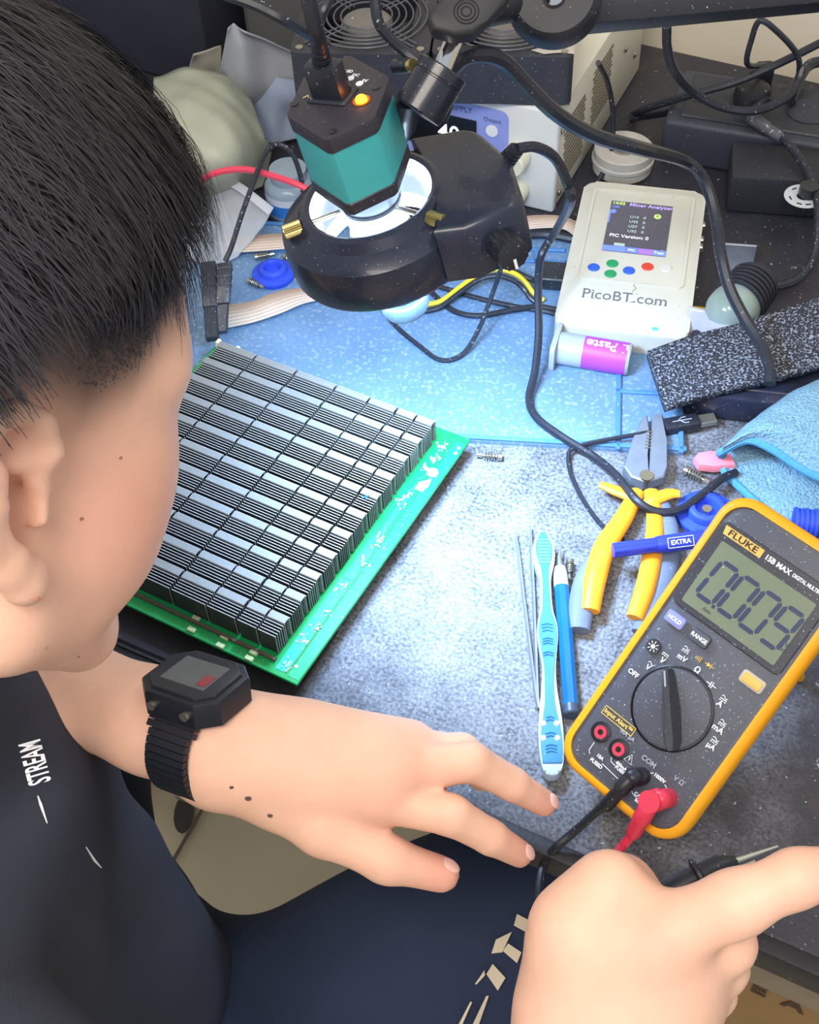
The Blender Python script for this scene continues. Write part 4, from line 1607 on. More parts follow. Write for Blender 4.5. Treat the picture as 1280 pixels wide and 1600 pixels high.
def skin_nodes():
    nt = SKIN.node_tree
    N, L = nt.nodes, nt.links
    b_ = N['Principled BSDF']
    old = b_.inputs['Base Color'].links[0].from_socket
    for (nm, col) in (('stubble', '35302f'), ('blush', 'd98a78')):
        at_ = N.new('ShaderNodeAttribute')
        at_.attribute_name = nm
        mx = N.new('ShaderNodeMix')
        mx.data_type = 'RGBA'
        mx.inputs[7].default_value = srgb(col)
        L.new(at_.outputs['Fac'], mx.inputs[0])
        L.new(old, mx.inputs[6])
        old = mx.outputs[2]
    L.new(old, b_.inputs['Base Color'])


skin_nodes()
bo = np_mesh('body', bp_, bf_, SKIN, person)
HMi = np.array(HM.inverted())


def head_local(X):
    return (X @ HMi[:3, :3].T + HMi[:3, 3]) / HS


def sstep(a, b_, x):
    t = np.clip((x - a) / (b_ - a), 0, 1)
    return t * t * (3 - 2 * t)


def hair_amount(q):
    """0 bare skin .. 1 full hair, from the position on the head; lower edge fades above the ear"""
    x, y, z = q[:, 0], q[:, 1], q[:, 2]
    # hairline: high on the forehead, down the temple, above the ear, lower at the nape
    edge = np.interp(y, [-0.12, -0.07, -0.03, 0.0, 0.02, 0.04, 0.055, 0.07, 0.10], [-0.05, -0.02, 0.028, 0.032, 0.022, 0.034, 0.056, 0.066, 0.075])
    return z - edge


ql = head_local(bp_)
near = (np.abs(ql) < 0.16).all(1)
hm = hair_amount(ql)
stub = np.where(near, sstep(-0.022, 0.014, hm), 0) * 0.92
dense = stub
a_ = bo.data.attributes.new('stubble', 'FLOAT', 'POINT')
a_.data.foreach_set('value', stub.astype(np.float32))
tips = [np.array(D(*q)) for q in ((812, 1333, 0.708), (850, 1255, 0.72), (690, 1363, 0.698), (985, 1392, 0.52), (1330, 1352, 0.482), (592, 1246, 0.68), (622, 1204, 0.68), (1012, 1468, 0.49))]
bl_ = np.zeros(len(bp_))
for i, t in enumerate(tips):
    bl_ = np.maximum(bl_, np.exp(-((np.linalg.norm(bp_ - t, axis=1) / (0.02 if i < 5 else 0.015)) ** 2)) * (0.6 if i < 5 else 0.35))
bl_ = np.maximum(bl_, 0.5 * np.exp(-(np.linalg.norm(ql - [0.055, 0.05, -0.02], axis=1) / 0.03) ** 2))
a_ = bo.data.attributes.new('blush', 'FLOAT', 'POINT')
a_.data.foreach_set('value', bl_.astype(np.float32))
# small dark marks on the left hand's thumb side
TAT = mat('ink_mark', '4a3f3c', 0.7)
vt = bp_
for (px, py, s) in ((362, 1240, 0.0012), (388, 1258, 0.0018), (414, 1282, 0.0015), (200, 716, 0.0008), (133, 823, 0.0009), (66, 951, 0.0011), (84, 1018, 0.0007), (133, 1035, 0.0008), (225, 1058, 0.0006)):
    if s == 0:
        continue
    # nearest body point seen along this ray
    d = np.array(ray(px, py))
    rel = vt - np.array(CAM)
    tt = rel @ d / (d @ d)
    off = np.linalg.norm(rel - tt[:, None] * d, axis=1)
    cand = np.where(off < 0.004)[0]
    if len(cand):
        j = cand[np.argmin(tt[cand])]
        B().sph(vt[j], s, 10, (1, 1, 0.5)).build('skin_mark', TAT if px > 300 else mat('mole', 'a06a52', 0.6), person)

# ------------------------------------------------------------------ hair: short strands over the crown, fading at the sides
hrng = np.random.default_rng(4)
fc = bp_[bf_].mean(1)
fq = head_local(fc)
fsel = np.where((np.abs(fq) < 0.16).all(1) & (hair_amount(fq) > 0.0))[0]
fv = bp_[bf_[fsel]]
nrm = np.cross(fv[:, 2] - fv[:, 0], fv[:, 3] - fv[:, 1])
ar = np.linalg.norm(nrm, axis=1)
nrm /= np.maximum(ar, 1e-12)[:, None]
NH = 42000
pick = hrng.choice(len(fsel), NH, p=ar / ar.sum())
u_ = hrng.random((NH, 1))
v_ = hrng.random((NH, 1))
root = (fv[pick, 0] * (1 - u_) + fv[pick, 1] * u_) * (1 - v_) + (fv[pick, 3] * (1 - u_) + fv[pick, 2] * u_) * v_
nr = nrm[pick]
rq = head_local(root)
ha = hair_amount(rq)
Lh = np.interp(ha, [0, 0.02, 0.035, 0.05, 0.075, 0.10], [0.0012, 0.0035, 0.009, 0.022, 0.052, 0.066]) * hrng.uniform(0.7, 1.15, NH)
hfw = np.array(hf)
hup = np.array(hu)
hrt = np.array(hr)
ph = rq[:, 1] * 60 + rq[:, 0] * 45
clump = np.stack([np.sin(ph + 3 * rq[:, 2] * 40), np.cos(ph * 0.7 + 1)], 1)
dirv = hfw * 0.9 + hrt * (0.25 * clump[:, :1] + 0.35 * np.sign(rq[:, :1]) * np.clip(np.abs(rq[:, :1]) / 0.07, 0, 1)) - hup * 0.35
dirv = dirv + hrng.normal(0, 0.30, (NH, 3))
tang = dirv - nr * np.sum(dirv * nr, 1, keepdims=True)
tang /= np.linalg.norm(tang, axis=1, keepdims=True)
lift = (0.55 + 0.22 * clump[:, 1:]) + 0.65 * sstep(-0.03, 0.05, rq[:, 1:2])
side = np.cross(tang, nr)
wd = np.interp(ha, [0, 0.02, 0.04], [0.00025, 0.0004, 0.0008])[:, None]
segs = 4
rows = []
for k in range(segs + 1):
    t = k / segs
    c = root - nr * 0.0006 + tang * (Lh[:, None] * t) + nr * (Lh[:, None] * lift * (t - 0.75 * t * t)) - hup * (Lh[:, None] * 0.25 * t * t)
    ww = wd * (1 - 0.85 * t)
    rows.append(np.stack([c - side * ww, c + side * ww], 1))
hv = np.stack(rows, 1).reshape(NH, -1, 3)      # NH, (segs+1)*2
base_ = (np.arange(NH) * (segs + 1) * 2)[:, None]
hfaces = []
for k in range(segs):
    q = np.array([2 * k, 2 * k + 1, 2 * k + 3, 2 * k + 2])
    hfaces.append(base_ + q)
HAIR = mat('black_hair', '353338', 0.6, var=0.35, scale=90, spec=0.35)
ho = np_mesh('hair', hv.reshape(-1, 3), np.concatenate(hfaces), HAIR, person)

# ------------------------------------------------------------------ t-shirt and shorts
def wrinkle(X, f, a):
    return a * (np.sin(X @ np.array([f, 0.6 * f, -0.8 * f]) + 2 * np.sin(X @ np.array([-0.5 * f, 0.9 * f, 0.4 * f]))) + 0.6 * np.sin(X @ np.array([0.3 * f, -1.3 * f, 1.1 * f])))


sh = SDF()
CHF = np.array(D(20, 1260, 0.715))
BEL = np.array(P(190, 1500, -0.14))
sh.cone(NB_ - [0, 0, 0.01], CH, 0.056, 0.103, 0.04)
sh.cone(NB_ + [0, 0, 0.02], NB_, 0.058, 0.058, 0.02)
sh.cone(CH, HIP, 0.115, 0.135, 0.04)
sh.chain([np.array(D(-130, 1200, 0.70)), np.array(D(-30, 1350, 0.76)), np.array(P(110, 1500, -0.12)), np.array(P(200, 1580, -0.22))], [0.045, 0.062, 0.075, 0.08], 0.05)
sh.cone(NB_ - [0, 0, 0.055], SHR, 0.06, 0.062, 0.03)
sh.cone(NB_ - [0, 0, 0.055], SHL, 0.06, 0.062, 0.03)
sh.cone(SHR, SHR * 0.5 + RE * 0.5, 0.062, 0.066, 0.02)
sh.cone(SHL, SHL * 0.5 + LE * 0.5, 0.062, 0.060, 0.02)
sh.cone(NB_ + [0, 0, 0.02], hd(0, -0.02, -0.07), 0.056, 0.060, 0.006)
sh.pr[-1] = sh.pr[-1][:5] + (-1,) if False else sh.pr[-1]
sh.pr.pop()
TS = mat('black_cotton', '2e323f', 0.85, var=0.15, scale=25, bump=0.25, bscale=900)
tp_, tf_ = sh.mesh(0.004, noise=lambda X: wrinkle(X, 36, 0.0036))
shirt = np_mesh('t_shirt', tp_, tf_, TS, person)
so = SDF()
so.cone(RH, RK * 0.93 + RH * 0.07, 0.098, 0.086, 0.03)
so.cone(LH, LK * 0.9 + LH * 0.1, 0.090, 0.078, 0.03)
so.cone(HIP - [0, 0, 0.02], (RH + LH) / 2, 0.13, 0.10, 0.05)
SHO = mat('navy_cotton', '243049', 0.85, var=0.12, scale=20, bump=0.25, bscale=900)
op_, of_ = so.mesh(0.004, noise=lambda X: wrinkle(X, 34, 0.0020))
shorts = np_mesh('shorts', op_, of_, SHO, person)


def first_hit(pos, px, py, tol=0.006):
    d = np.array(ray(px, py))
    rel = pos - np.array(CAM)
    tt = rel @ d / (d @ d)
    off = np.linalg.norm(rel - tt[:, None] * d, axis=1)
    c = np.where(off < tol)[0]
    return pos[c[np.argmin(tt[c])]] if len(c) else None


# side stripe of the shorts: pale blocks sewn down the outer thigh
STP = mat('stripe_cream', 'd8c8ac', 0.85, var=0.1, bump=0.2, bscale=900)
for quad in ([(808, 1428), (835, 1442), (832, 1462), (803, 1446)], [(775, 1468), (800, 1456), (785, 1488), (768, 1490)], [(794, 1474), (815, 1488), (808, 1505), (786, 1486)], [(770, 1506), (790, 1528), (778, 1548), (760, 1522)], [(757, 1516), (758, 1524), (745, 1538), (742, 1538)], [(735, 1565), (738, 1566), (722, 1602), (716, 1602)], [(760, 1556), (764, 1556), (748, 1602), (738, 1602)]):
    pts = [first_hit(op_, x, y) for x, y in quad]
    if any(p is None for p in pts):
        continue
    # bend the patch over the cloth by sampling it
    a, b_, c, d_ = [np.array(q, float) for q in quad]
    N_ = 6
    vv, ff = [], []
    for i in range(N_ + 1):
        for j in range(N_ + 1):
            u, v = i / N_, j / N_
            q = (a * (1 - u) + b_ * u) * (1 - v) + (d_ * (1 - u) + c * u) * v
            dd = [(p - np.array(CAM)) @ np.array(_f) for p in pts]
            dep = (dd[0] * (1 - u) + dd[1] * u) * (1 - v) + (dd[3] * (1 - u) + dd[2] * u) * v
            vv.append(D(q[0], q[1], dep - 0.004))
    for i in range(N_):
        for j in range(N_):
            k = i * (N_ + 1) + j
            ff.append((k, k + 1, k + N_ + 2, k + N_ + 1))
    o = mesh('side_stripe', vv, ff, STP, person)
    sol = [f for f in ff]


def shirt_text(body_, p0, p1, size, up_lean):
    """print lying on the shirt front, from pixel p0 to p1"""
    a, c = first_hit(tp_, *p0, 0.012), first_hit(tp_, *p1, 0.012)
    if a is None or c is None:
        return
    dm = min((a - np.array(CAM)) @ np.array(_f), (c - np.array(CAM)) @ np.array(_f)) - 0.006
    a, c = D(*p0, dm), D(*p1, dm + 0.004)
    x = (c - a).normalized()
    n = (V(*fwd) * 0.45 - _f * 0.9)
    n = (n - x * n.dot(x)).normalized()
    M = frame((a + c) / 2 + n * 0.003, x, n.cross(x), n)
    text('lettering', body_, size, WHITE, person, M, bold=0.0003, sx=(c - a).length / (size * 0.62 * len(body_)))


shirt_text('STREAM', (64, 1226), (46, 1158), 0.015, 0)
for ln in (((92, 1222), (95, 1240), (101, 1258)), ((170, 1325), (182, 1340), (193, 1358))):
    hp_ = [first_hit(tp_, x, y, 0.012) for x, y in ln]
    if all(h is not None for h in hp_):
        B().tube([Vector(h) - _f * 0.001 for h in hp_], [0.0003, 0.0008, 0.0003], 6).build('shirt_print', WHITE, person)

# fingernails
NAIL = mat('fingernail', 'eec0b4', 0.3, var=0.04)
dors = (_u * 0.62 - _f * 0.78).normalized()
for (a, c, r_, sc_, dr) in (((766, 1308, 0.695), (812, 1334, 0.708), 0.0078, 1.0, dors), ((800, 1226, 0.704), (850, 1255, 0.720), 0.0080, 1.0, dors), ((605, 1343, 0.690), (690, 1366, 0.698), 0.0100, 1.15, (_u * 0.85 - _f * 0.5).normalized())):
    a, c = D(*a), D(*c)
    x = (c - a).normalized()
    n = (dr - x * dr.dot(x)).normalized()
    M = frame(c + x * (r_ * 0.15) + n * (r_ * 0.80), x, n.cross(x), n) @ Matrix.Rotation(0.18, 4, 'Y')
    B().sph((0, 0, 0), 0.0050 * sc_, 16, (1.15, 0.85, 0.30)).build('fingernail', NAIL, person, xf=M)
# ------------------------------------------------------------------ sheets of cloth and film from a control grid


def sheet_pts(rows, nu=10, nv=10):
    g = [spline([P(*q) for q in r], nu) for r in rows]
    cols_ = list(zip(*g))
    g2 = [spline(list(c), nv) for c in cols_]
    return [list(r) for r in zip(*g2)]


def sheet(name, rows, m, thick=0.0015, noise=0.0, nf=60, nu=10, nv=10, parent=None, seed=0):
    g = sheet_pts(rows, nu, nv)
    R_, C_ = len(g), len(g[0])
    verts = [p + V(0, 0, noise * (math.sin(p.x * nf + seed) * math.cos(p.y * nf * 0.8 + seed) + 0.5 * math.sin((p.x + p.y) * nf * 1.9))) for r in g for p in r]
    verts += [p - V(0, 0, thick) for p in verts]
    n = R_ * C_
    faces = []
    for i in range(R_ - 1):
        for j in range(C_ - 1):
            a = i * C_ + j
            faces.append((a, a + 1, a + C_ + 1, a + C_))
            faces.append((n + a, n + a + C_, n + a + C_ + 1, n + a + 1))
    rim = [j for j in range(C_)] + [i * C_ + C_ - 1 for i in range(1, R_)] + [(R_ - 1) * C_ + j for j in range(C_ - 2, -1, -1)] + [i * C_ for i in range(R_ - 2, 0, -1)]
    for a, b_ in zip(rim, rim[1:] + rim[:1]):
        faces.append((a, n + a, n + b_, b_))
    o = mesh(name, verts, faces, m, parent)
    return o


# ------------------------------------------------------------------ power supply
PZ = 0.001
pfr = P(863, 333)
pA = math.radians(-27)
PM = frame(V(pfr.x, pfr.y, PZ), V(math.cos(pA), math.sin(pA), 0), V(-math.sin(pA), math.cos(pA), 0))
PW, PD, PH = 0.19, 0.25, 0.100
psu = thing('power_supply', 'cream bench power supply with blue label panel and perforated side', 'power supply', PM)
PCR = mat('psu_cream', 'd2cdbc', 0.5, var=0.06, scale=25, dust=0.03, dscale=60, dcol='8a8578')
PWH = mat('psu_front', 'd8dad6', 0.45, var=0.05, scale=25)
B().box((-PW / 2, PD / 2 + 0.006, PH / 2), (PW, PD - 0.012, PH), 0.002, 2).build('case', PCR, psu, local=True)
B().box((-PW / 2, 0.004, PH / 2), (PW + 0.002, 0.010, PH + 0.002), 0.003, 3).build('front_panel', PWH, psu, local=True)
B().prism(rrect(0.118, 0.060, 0.008, 5, -0.102, 0.062), 0, 0.0006).build('label_panel', mat('label_blue', '8f9ee0', 0.5, var=0.05), psu, local=True, xf=Matrix.Translation((0, -0.001, 0)) @ Matrix.Rotation(PI / 2, 4, 'X'))
FXM = PM @ Matrix.Translation((0, -0.0018, 0)) @ Matrix.Rotation(PI / 2, 4, 'X')
text('lettering', 'DC POWER SUPPLY', 0.0072, mat('label_ink', '4d557f', 0.6), psu, FXM @ Matrix.Translation((-0.108, 0.0855, 0)))
text('lettering', 'Output', 0.0055, mat('label_ink', '4d557f'), psu, FXM @ Matrix.Translation((-0.058, 0.0810, 0)))
B().box((-0.110, -0.002, 0.060), (0.075, 0.002, 0.034)).build('display', mat('display_black', '15161c', 0.2), psu, local=True)
text('lettering', '40', 0.021, mat('display_white', 'f2f2ff', 0.4, emit='f4f4ff', estr=0.8), psu, FXM @ Matrix.Translation((-0.098, 0.060, 0.0018)), bold=0.0002)
B().cyl((-0.058, -0.003, 0.071), (-0.058, 0, 0.071), 0.0055, n=20).build('output_key', WHITE, psu, local=True)
for zz in (0.052, 0.018):
    b = B().lathe([(0.0, 0.018), (0.0105, 0.018), (0.0118, 0.0165), (0.0125, 0.0)], 32)
    b.build('knob', mat('knob_cream', 'dcd8c2', 0.45), psu, local=True, xf=Matrix.Translation((-0.034, -0.001, zz)) @ Matrix.Rotation(PI / 2, 4, 'X'))
# perforations in the side panel: slots in two blocks
b = B()
for (y0, y1, z0, z1) in ((0.022, 0.075, 0.018, 0.082), (0.095, 0.150, 0.03, 0.092)):
    ny, nz = int((y1 - y0) / 0.0048), int((z1 - z0) / 0.0048)
    for i in range(ny):
        for j in range(nz):
            b.box((0.0004, y0 + i * 0.0048 + (0.0024 if j % 2 else 0), z0 + j * 0.0048), (0.0012, 0.0030, 0.0018))
o = b.build('vent_slots', mat('vent_dark', '6f6656', 0.7), psu, local=True, smooth=False)
o['kind'] = 'stuff'
for (yy, zz) in ((0.014, 0.075), (0.014, 0.012), (0.19, 0.055), (0.225, 0.03)):
    B().sph((0.001, yy, zz), 0.0032, 12, (0.5, 1, 1)).build('case_screw', STEEL, psu, local=True)
B().box((0.0, 0.0, 0.0), (0.001, 0.001, 0.001)).bm.free()

# ------------------------------------------------------------------ two cooling fans lying on the power supply
FANB = mat('fan_black', '33343c', 0.5, var=0.25, scale=50, dust=0.1, dscale=260)
WIRE = mat('fan_wire', '6f7078', 0.35, metal=0.6)


def fan(M, label):
    t = thing('cooling_fan', label, 'fan', M, 'cooling fans on the power supply')
    s, h, r = 0.116, 0.044, 0.054
    b_ = B()
    sq = rrect(s, s, 0.008, 6)
    n = len(sq)
    ang = [math.atan2(y, x) for x, y in sq]
    ci = [(r * math.cos(a), r * math.sin(a)) for a in ang]
    L0 = [[b_.bm.verts.new((*p, z)) for p in q] for q, z in ((sq, 0), (sq, h), (ci, h), (ci, 0))]
    for p, q in zip(L0, L0[1:] + L0[:1]):
        for i in range(n):
            b_.bm.faces.new((p[i], p[(i + 1) % n], q[(i + 1) % n], q[i]))
    b_.build('frame', FANB, t, local=True, ang=30)
    B().box((0, 0, 0.001), (s - 0.002, s - 0.002, 0.002)).build('back_plate', FANB, t, local=True)
    hub = B().lathe([(0.0, 0.042), (0.020, 0.042), (0.022, 0.040), (0.022, 0.003)], 32).build('hub', mat('fan_hub', '74716c', 0.6, var=0.15, dust=0.1, dscale=120), t, local=True)
    for k in range(7):
        a = k * 2 * PI / 7
        v = []
        for (rr, da, zz) in ((0.020, 0, 0.008), (0.051, 0.15, 0.008), (0.051, 0.65, 0.026), (0.020, 0.55, 0.026)):
            v.append(V(rr * math.cos(a + da), rr * math.sin(a + da), zz))
        v2 = [p + V(0, 0, 0.0015) for p in v]
        b2 = B()
        A_ = [b2.bm.verts.new(p) for p in v]
        C2 = [b2.bm.verts.new(p) for p in v2]
        b2.bm.faces.new(A_)
        b2.bm.faces.new(list(reversed(C2)))
        for i in range(4):
            b2.bm.faces.new((A_[i], A_[(i + 1) % 4], C2[(i + 1) % 4], C2[i]))
        b2.build('blade', FANB, t, local=True)
    g = B()
    for rr in (0.022, 0.028, 0.034, 0.040, 0.046, 0.052):
        g.tube([V(rr * math.cos(k * PI / 24), rr * math.sin(k * PI / 24), h + 0.002) for k in range(48)], 0.0008, 5, closed=True)
    for k in range(4):
        a = PI / 4 + k * PI / 2
        for off in (-0.0025, 0.0025):
            n_ = V(-math.sin(a), math.cos(a), 0) * off
            g.tube([V(math.cos(a), math.sin(a), 0) * rr + n_ + V(0, 0, h + 0.001) for rr in (0.020, 0.064)], 0.0008, 5)
    g.build('wire_guard', WIRE, t, local=True)
    for (sx_, sy_) in ((1, 1), (1, -1), (-1, 1), (-1, -1)):
        B().cyl((sx_ * 0.0505, sy_ * 0.0505, h), (sx_ * 0.0505, sy_ * 0.0505, h + 0.0016), 0.0032, n=14).build('corner_screw', STEEL, t, local=True)
    return t


fc0 = P(897, 90, PH + 0.047)
FB = rotz((fc0.x, fc0.y, PH + 0.003), -8)
FM0 = FB @ Matrix.Translation((-0.058, 0.058, 0))
fan(FM0, 'black cooling fan nearest the perforated side of the power supply')
fan(FB @ Matrix.Translation((-0.176, 0.058, 0)), 'black cooling fan with bare grey hub, directly behind the microscope camera')
# torn paper label on the front fan corner
o = sheet('paper_label', [[(830, 78, 0.148), (860, 70, 0.148), (900, 60, 0.148)], [(850, 84, 0.148), (875, 82, 0.148), (898, 84, 0.148)]], mat('torn_paper', 'b8b3a6', 0.8, var=0.2), 0.0004, 0.0)
tag(o, 'torn pale paper label stuck on the fan corner below the clamp disc', 'label')

# ------------------------------------------------------------------ cases behind on the left
cA = P(330, 128, 0.0)
dc = thing('dark_case', 'dark navy equipment case standing at the far left behind the rags', 'case', rotz(DESK @ V(-0.615, 0.595, 0.0005), AZ))
B().box((-0.19, 0.115, 0.10), (0.38, 0.22, 0.20), 0.006, 2).build('body', mat('case_navy', '2c2e3a', 0.55, var=0.2, scale=15), dc, local=True)
B().box((-0.19, 0.115, 0.201), (0.35, 0.19, 0.006), 0.002, 1).build('lid', mat('case_navy', '2c2e3a'), dc, local=True)
B().sph((-0.004, 0.012, 0.204), 0.0035, 12).build('lid_screw', BRASS, dc, local=True)
gc = thing('grey_case', 'grey metal case behind the rags and beside the fans', 'case', rotz(DESK @ V(-0.612, 0.64, 0.0005), AZ))
B().box((0.075, 0.105, 0.075), (0.13, 0.19, 0.15), 0.004, 2).build('body', mat('case_grey', '5a5a58', 0.6, var=0.12, scale=12), gc, local=True)
B().box((0.075, 0.009, 0.075), (0.12, 0.004, 0.14), 0.002, 1).build('front_panel', mat('case_grey', '5a5a58'), gc, local=True)
B().sph((0.06, 0.015, 0.150), 0.003, 12).build('panel_screw', STEEL, gc, local=True)

# ------------------------------------------------------------------ rags, bags and jar at the left
RAG1 = mat('rag_grey', '9b9da2', 0.9, var=0.12, scale=30, bump=0.3, bscale=500)
RAG2 = mat('rag_bluegrey', '8f9bb0', 0.9, var=0.14, scale=30, bump=0.3, bscale=500)
RAG3 = mat('rag_beige', 'a09c8c', 0.9, var=0.12, scale=30, bump=0.3, bscale=500)
BAGM = mat('cloudy_bag', 'a3a694', 0.45, var=0.2, scale=22, bump=0.4, bscale=60)
tag(sheet('rag', [[(352, 50, 0.13), (365, 36, 0.135), (378, 46, 0.125)], [(346, 84, 0.09), (386, 82, 0.105), (432, 78, 0.085), (478, 92, 0.07)], [(340, 120, 0.05), (378, 132, 0.065), (425, 135, 0.055), (480, 140, 0.045)], [(338, 160, 0.02), (380, 175, 0.02), (430, 175, 0.02), (480, 175, 0.02)]] if False else
          [[(356, 44, 0.130), (365, 36, 0.132), (372, 42, 0.128), (380, 48, 0.126)], [(348, 82, 0.095), (378, 80, 0.108), (415, 76, 0.098), (478, 92, 0.080)], [(341, 120, 0.055), (378, 132, 0.070), (425, 138, 0.060), (482, 140, 0.050)], [(336, 170, 0.010), (380, 185, 0.010), (430, 185, 0.010), (482, 180, 0.010)]], RAG1, 0.002, 0.0008, 70), 'light grey rag with a tall pointed fold against the grey case', 'rag')
tag(sheet('rag', [[(302, 84, 0.075), (322, 78, 0.078), (346, 70, 0.076)], [(296, 104, 0.050), (320, 108, 0.055), (344, 112, 0.050)], [(290, 150, 0.008), (315, 155, 0.008), (340, 160, 0.008)]], RAG3, 0.002, 0.0006, 80), 'small beige grey rag between the dark case and the pointed rag', 'rag')
tag(sheet('rag', [[(378, 134, 0.050), (412, 98, 0.078), (432, 118, 0.072), (480, 128, 0.062)], [(388, 150, 0.045), (420, 140, 0.060), (450, 150, 0.055), (478, 155, 0.048)], [(396, 178, 0.028), (424, 180, 0.035), (450, 178, 0.032), (470, 182, 0.028)], [(402, 215, 0.008), (425, 222, 0.008), (445, 218, 0.008), (465, 215, 0.008)]], RAG2, 0.002, 0.0008, 75), 'blue grey rag folded in front of the pointed rag beside the camera', 'rag')
tag(sheet('plastic_bag', [[(240, 118, 0.060), (290, 106, 0.072), (340, 112, 0.072), (384, 130, 0.052)], [(240, 190, 0.075), (300, 175, 0.085), (360, 180, 0.080), (412, 208, 0.048)], [(240, 260, 0.060), (305, 255, 0.066), (370, 250, 0.062), (424, 240, 0.022)], [(240, 330, 0.010), (300, 325, 0.012), (360, 310, 0.012), (410, 290, 0.008)]], BAGM, 0.0015, 0.0017, 100), 'cloudy crumpled plastic bag beside the hair, below the rags', 'bag')
zb = thing('zip_bag', 'clear zip bag with white seal strip under the red wire', 'bag')
CLR = mat('clear_film', 'd3dae2', 0.25, var=0.1, alpha=0.42, spec=0.7, bump=0.3, bscale=50)
sheet('film', [[(318, 262, 0.030), (370, 285, 0.030), (425, 332, 0.026)], [(300, 330, 0.020), (350, 345, 0.022), (400, 368, 0.016)], [(280, 400, 0.007), (330, 412, 0.008), (372, 402, 0.007)]], CLR, 0.0006, 0.0010, 110, parent=zb)
sheet('seal_strip', [[(335, 262, 0.033), (380, 288, 0.033), (428, 324, 0.029)], [(328, 274, 0.032), (374, 300, 0.032), (420, 336, 0.028)]], mat('seal_white', 'd5dae4', 0.4, alpha=0.85), 0.0006, parent=zb)
jar = thing('supply_jar', 'small jar with blue and white label behind the ring light', 'jar', Matrix.Translation(P(458, 330, 0.001)))
B().lathe([(0.0, 0), (0.0215, 0), (0.0225, 0.002), (0.0225, 0.030), (0.020, 0.034), (0.0165, 0.036), (0.0165, 0.046), (0.0, 0.047)], 36).build('glass', mat('jar_glass', 'a9bccb', 0.15, var=0.15, trans=0.3), jar, local=True)
B().lathe([(0.0228, 0.008), (0.0228, 0.020)], 36).build('label_band', mat('jar_blue', '2d74c8', 0.5, var=0.15), jar, local=True)
B().lathe([(0.0229, 0.020), (0.0229, 0.027)], 36).build('label_band', mat('jar_white', 'ccd6e2', 0.5, var=0.25, scale=200), jar, local=True)
B().lathe([(0.0225, 0.0), (0.024, 0.001), (0.024, 0.004), (0.0225, 0.005)], 36).build('base_ring', BLACK, jar, local=True)
# red wire and the black probe wire in front of it
rw = cable('red_wire', [P(300, 300, 0.05), P(318, 280, 0.065), P(345, 268, 0.075), P(385, 265, 0.08), P(430, 276, 0.082), P(475, 293, 0.08), P(540, 330, 0.06)], 0.0028, mat('red_insulation', 'e0475f', 0.4, var=0.06))
tag(rw, 'pinkish red wire arching above the zip bag', 'wire')
lead = thing('clip_lead', 'black lead ending in two black clip plugs on the board header', 'lead')
cable('wire', [P(352, 408, 0.055), P(362, 385, 0.062), P(378, 335, 0.075), P(395, 288, 0.085), P(412, 245, 0.09), P(430, 226, 0.09), P(452, 234, 0.085), P(466, 262, 0.07), P(474, 300, 0.05), P(478, 340, 0.02)], 0.0022, RUBBER, lead)
CLIP = mat('clip_black', '2b3038', 0.35, var=0.3, dust=0.2, dscale=500)


def clip(p_top, p_bot, w_, nm):
    d = p_bot - p_top
    M = frame(p_top, V(1, 0.1, 0), None or d.cross(V(1, 0.1, 0)), d.normalized())
    L_ = d.length
    b_ = B()
    b_.box((0, 0, L_ * 0.3), (w_, w_ * 0.9, L_ * 0.6), 0.0012, 2)
    b_.box((0, 0, L_ * 0.8), (w_ * 0.85, w_ * 0.75, L_ * 0.42), 0.001, 1)
    for k in range(3):
        b_.box((0, 0, L_ * (0.08 + 0.12 * k)), (w_ * 1.06, w_ * 0.96, L_ * 0.04), 0.0004, 1)
    b_.build(nm, CLIP, lead, xf=M, local=False)


clip(P(326, 412, 0.052), P(332, 530, 0.022), 0.0125, 'clip_plug')
clip(P(352, 412, 0.055), P(346, 520, 0.022), 0.0115, 'clip_plug')

# ------------------------------------------------------------------ power strip, adapter box, plugs and cords at the right back
STR = mat('strip_black', '363945', 0.5, var=0.2, scale=20, dust=0.03, dscale=220)
s0 = P(1052, 262, 0)
stM = rotz(P(1062, 258, 0), -22)
strip = thing('power_strip', 'black power strip with plugs by the wall', 'power strip', stM)
b = B()
b.box((0.10, 0.045, 0.022), (0.24, 0.09, 0.044), 0.005, 3)
b.build('body', STR, strip, local=True)
B().box((0.10, 0.045, 0.0445), (0.215, 0.07, 0.003), 0.0012, 1).build('socket_panel', mat('strip_panel', '34363d', 0.5, dust=0.05), strip, local=True)
for k in range(3):
    B().lathe([(0.0, 0.0462), (0.018, 0.0462), (0.0195, 0.047), (0.0195, 0.046)], 24, Matrix.Translation((0.05 + 0.052 * k, 0.045, 0))).build('socket', STR, strip, local=True)
B().box((0.185, 0.028, 0.0475), (0.008, 0.012, 0.004), 0.001, 1).build('switch', STR, strip, local=True)
PLG = mat('plug_black', '26272d', 0.4, var=0.4, scale=60, dust=0.14, dscale=140)


def plug(pt, label, pts, r, head=None):
    t = thing('power_plug', label, 'plug', Matrix.Translation(pt))
    b_ = B()
    b_.lathe([(0.0, 0.020), (0.008, 0.0205), (0.0145, 0.017), (0.017, 0.010), (0.016, 0.0)], 10, Matrix.Translation(pt))
    b_.build('plug_body', PLG, t)
    cable('cord', pts, r, RUBBER, t)
    return t


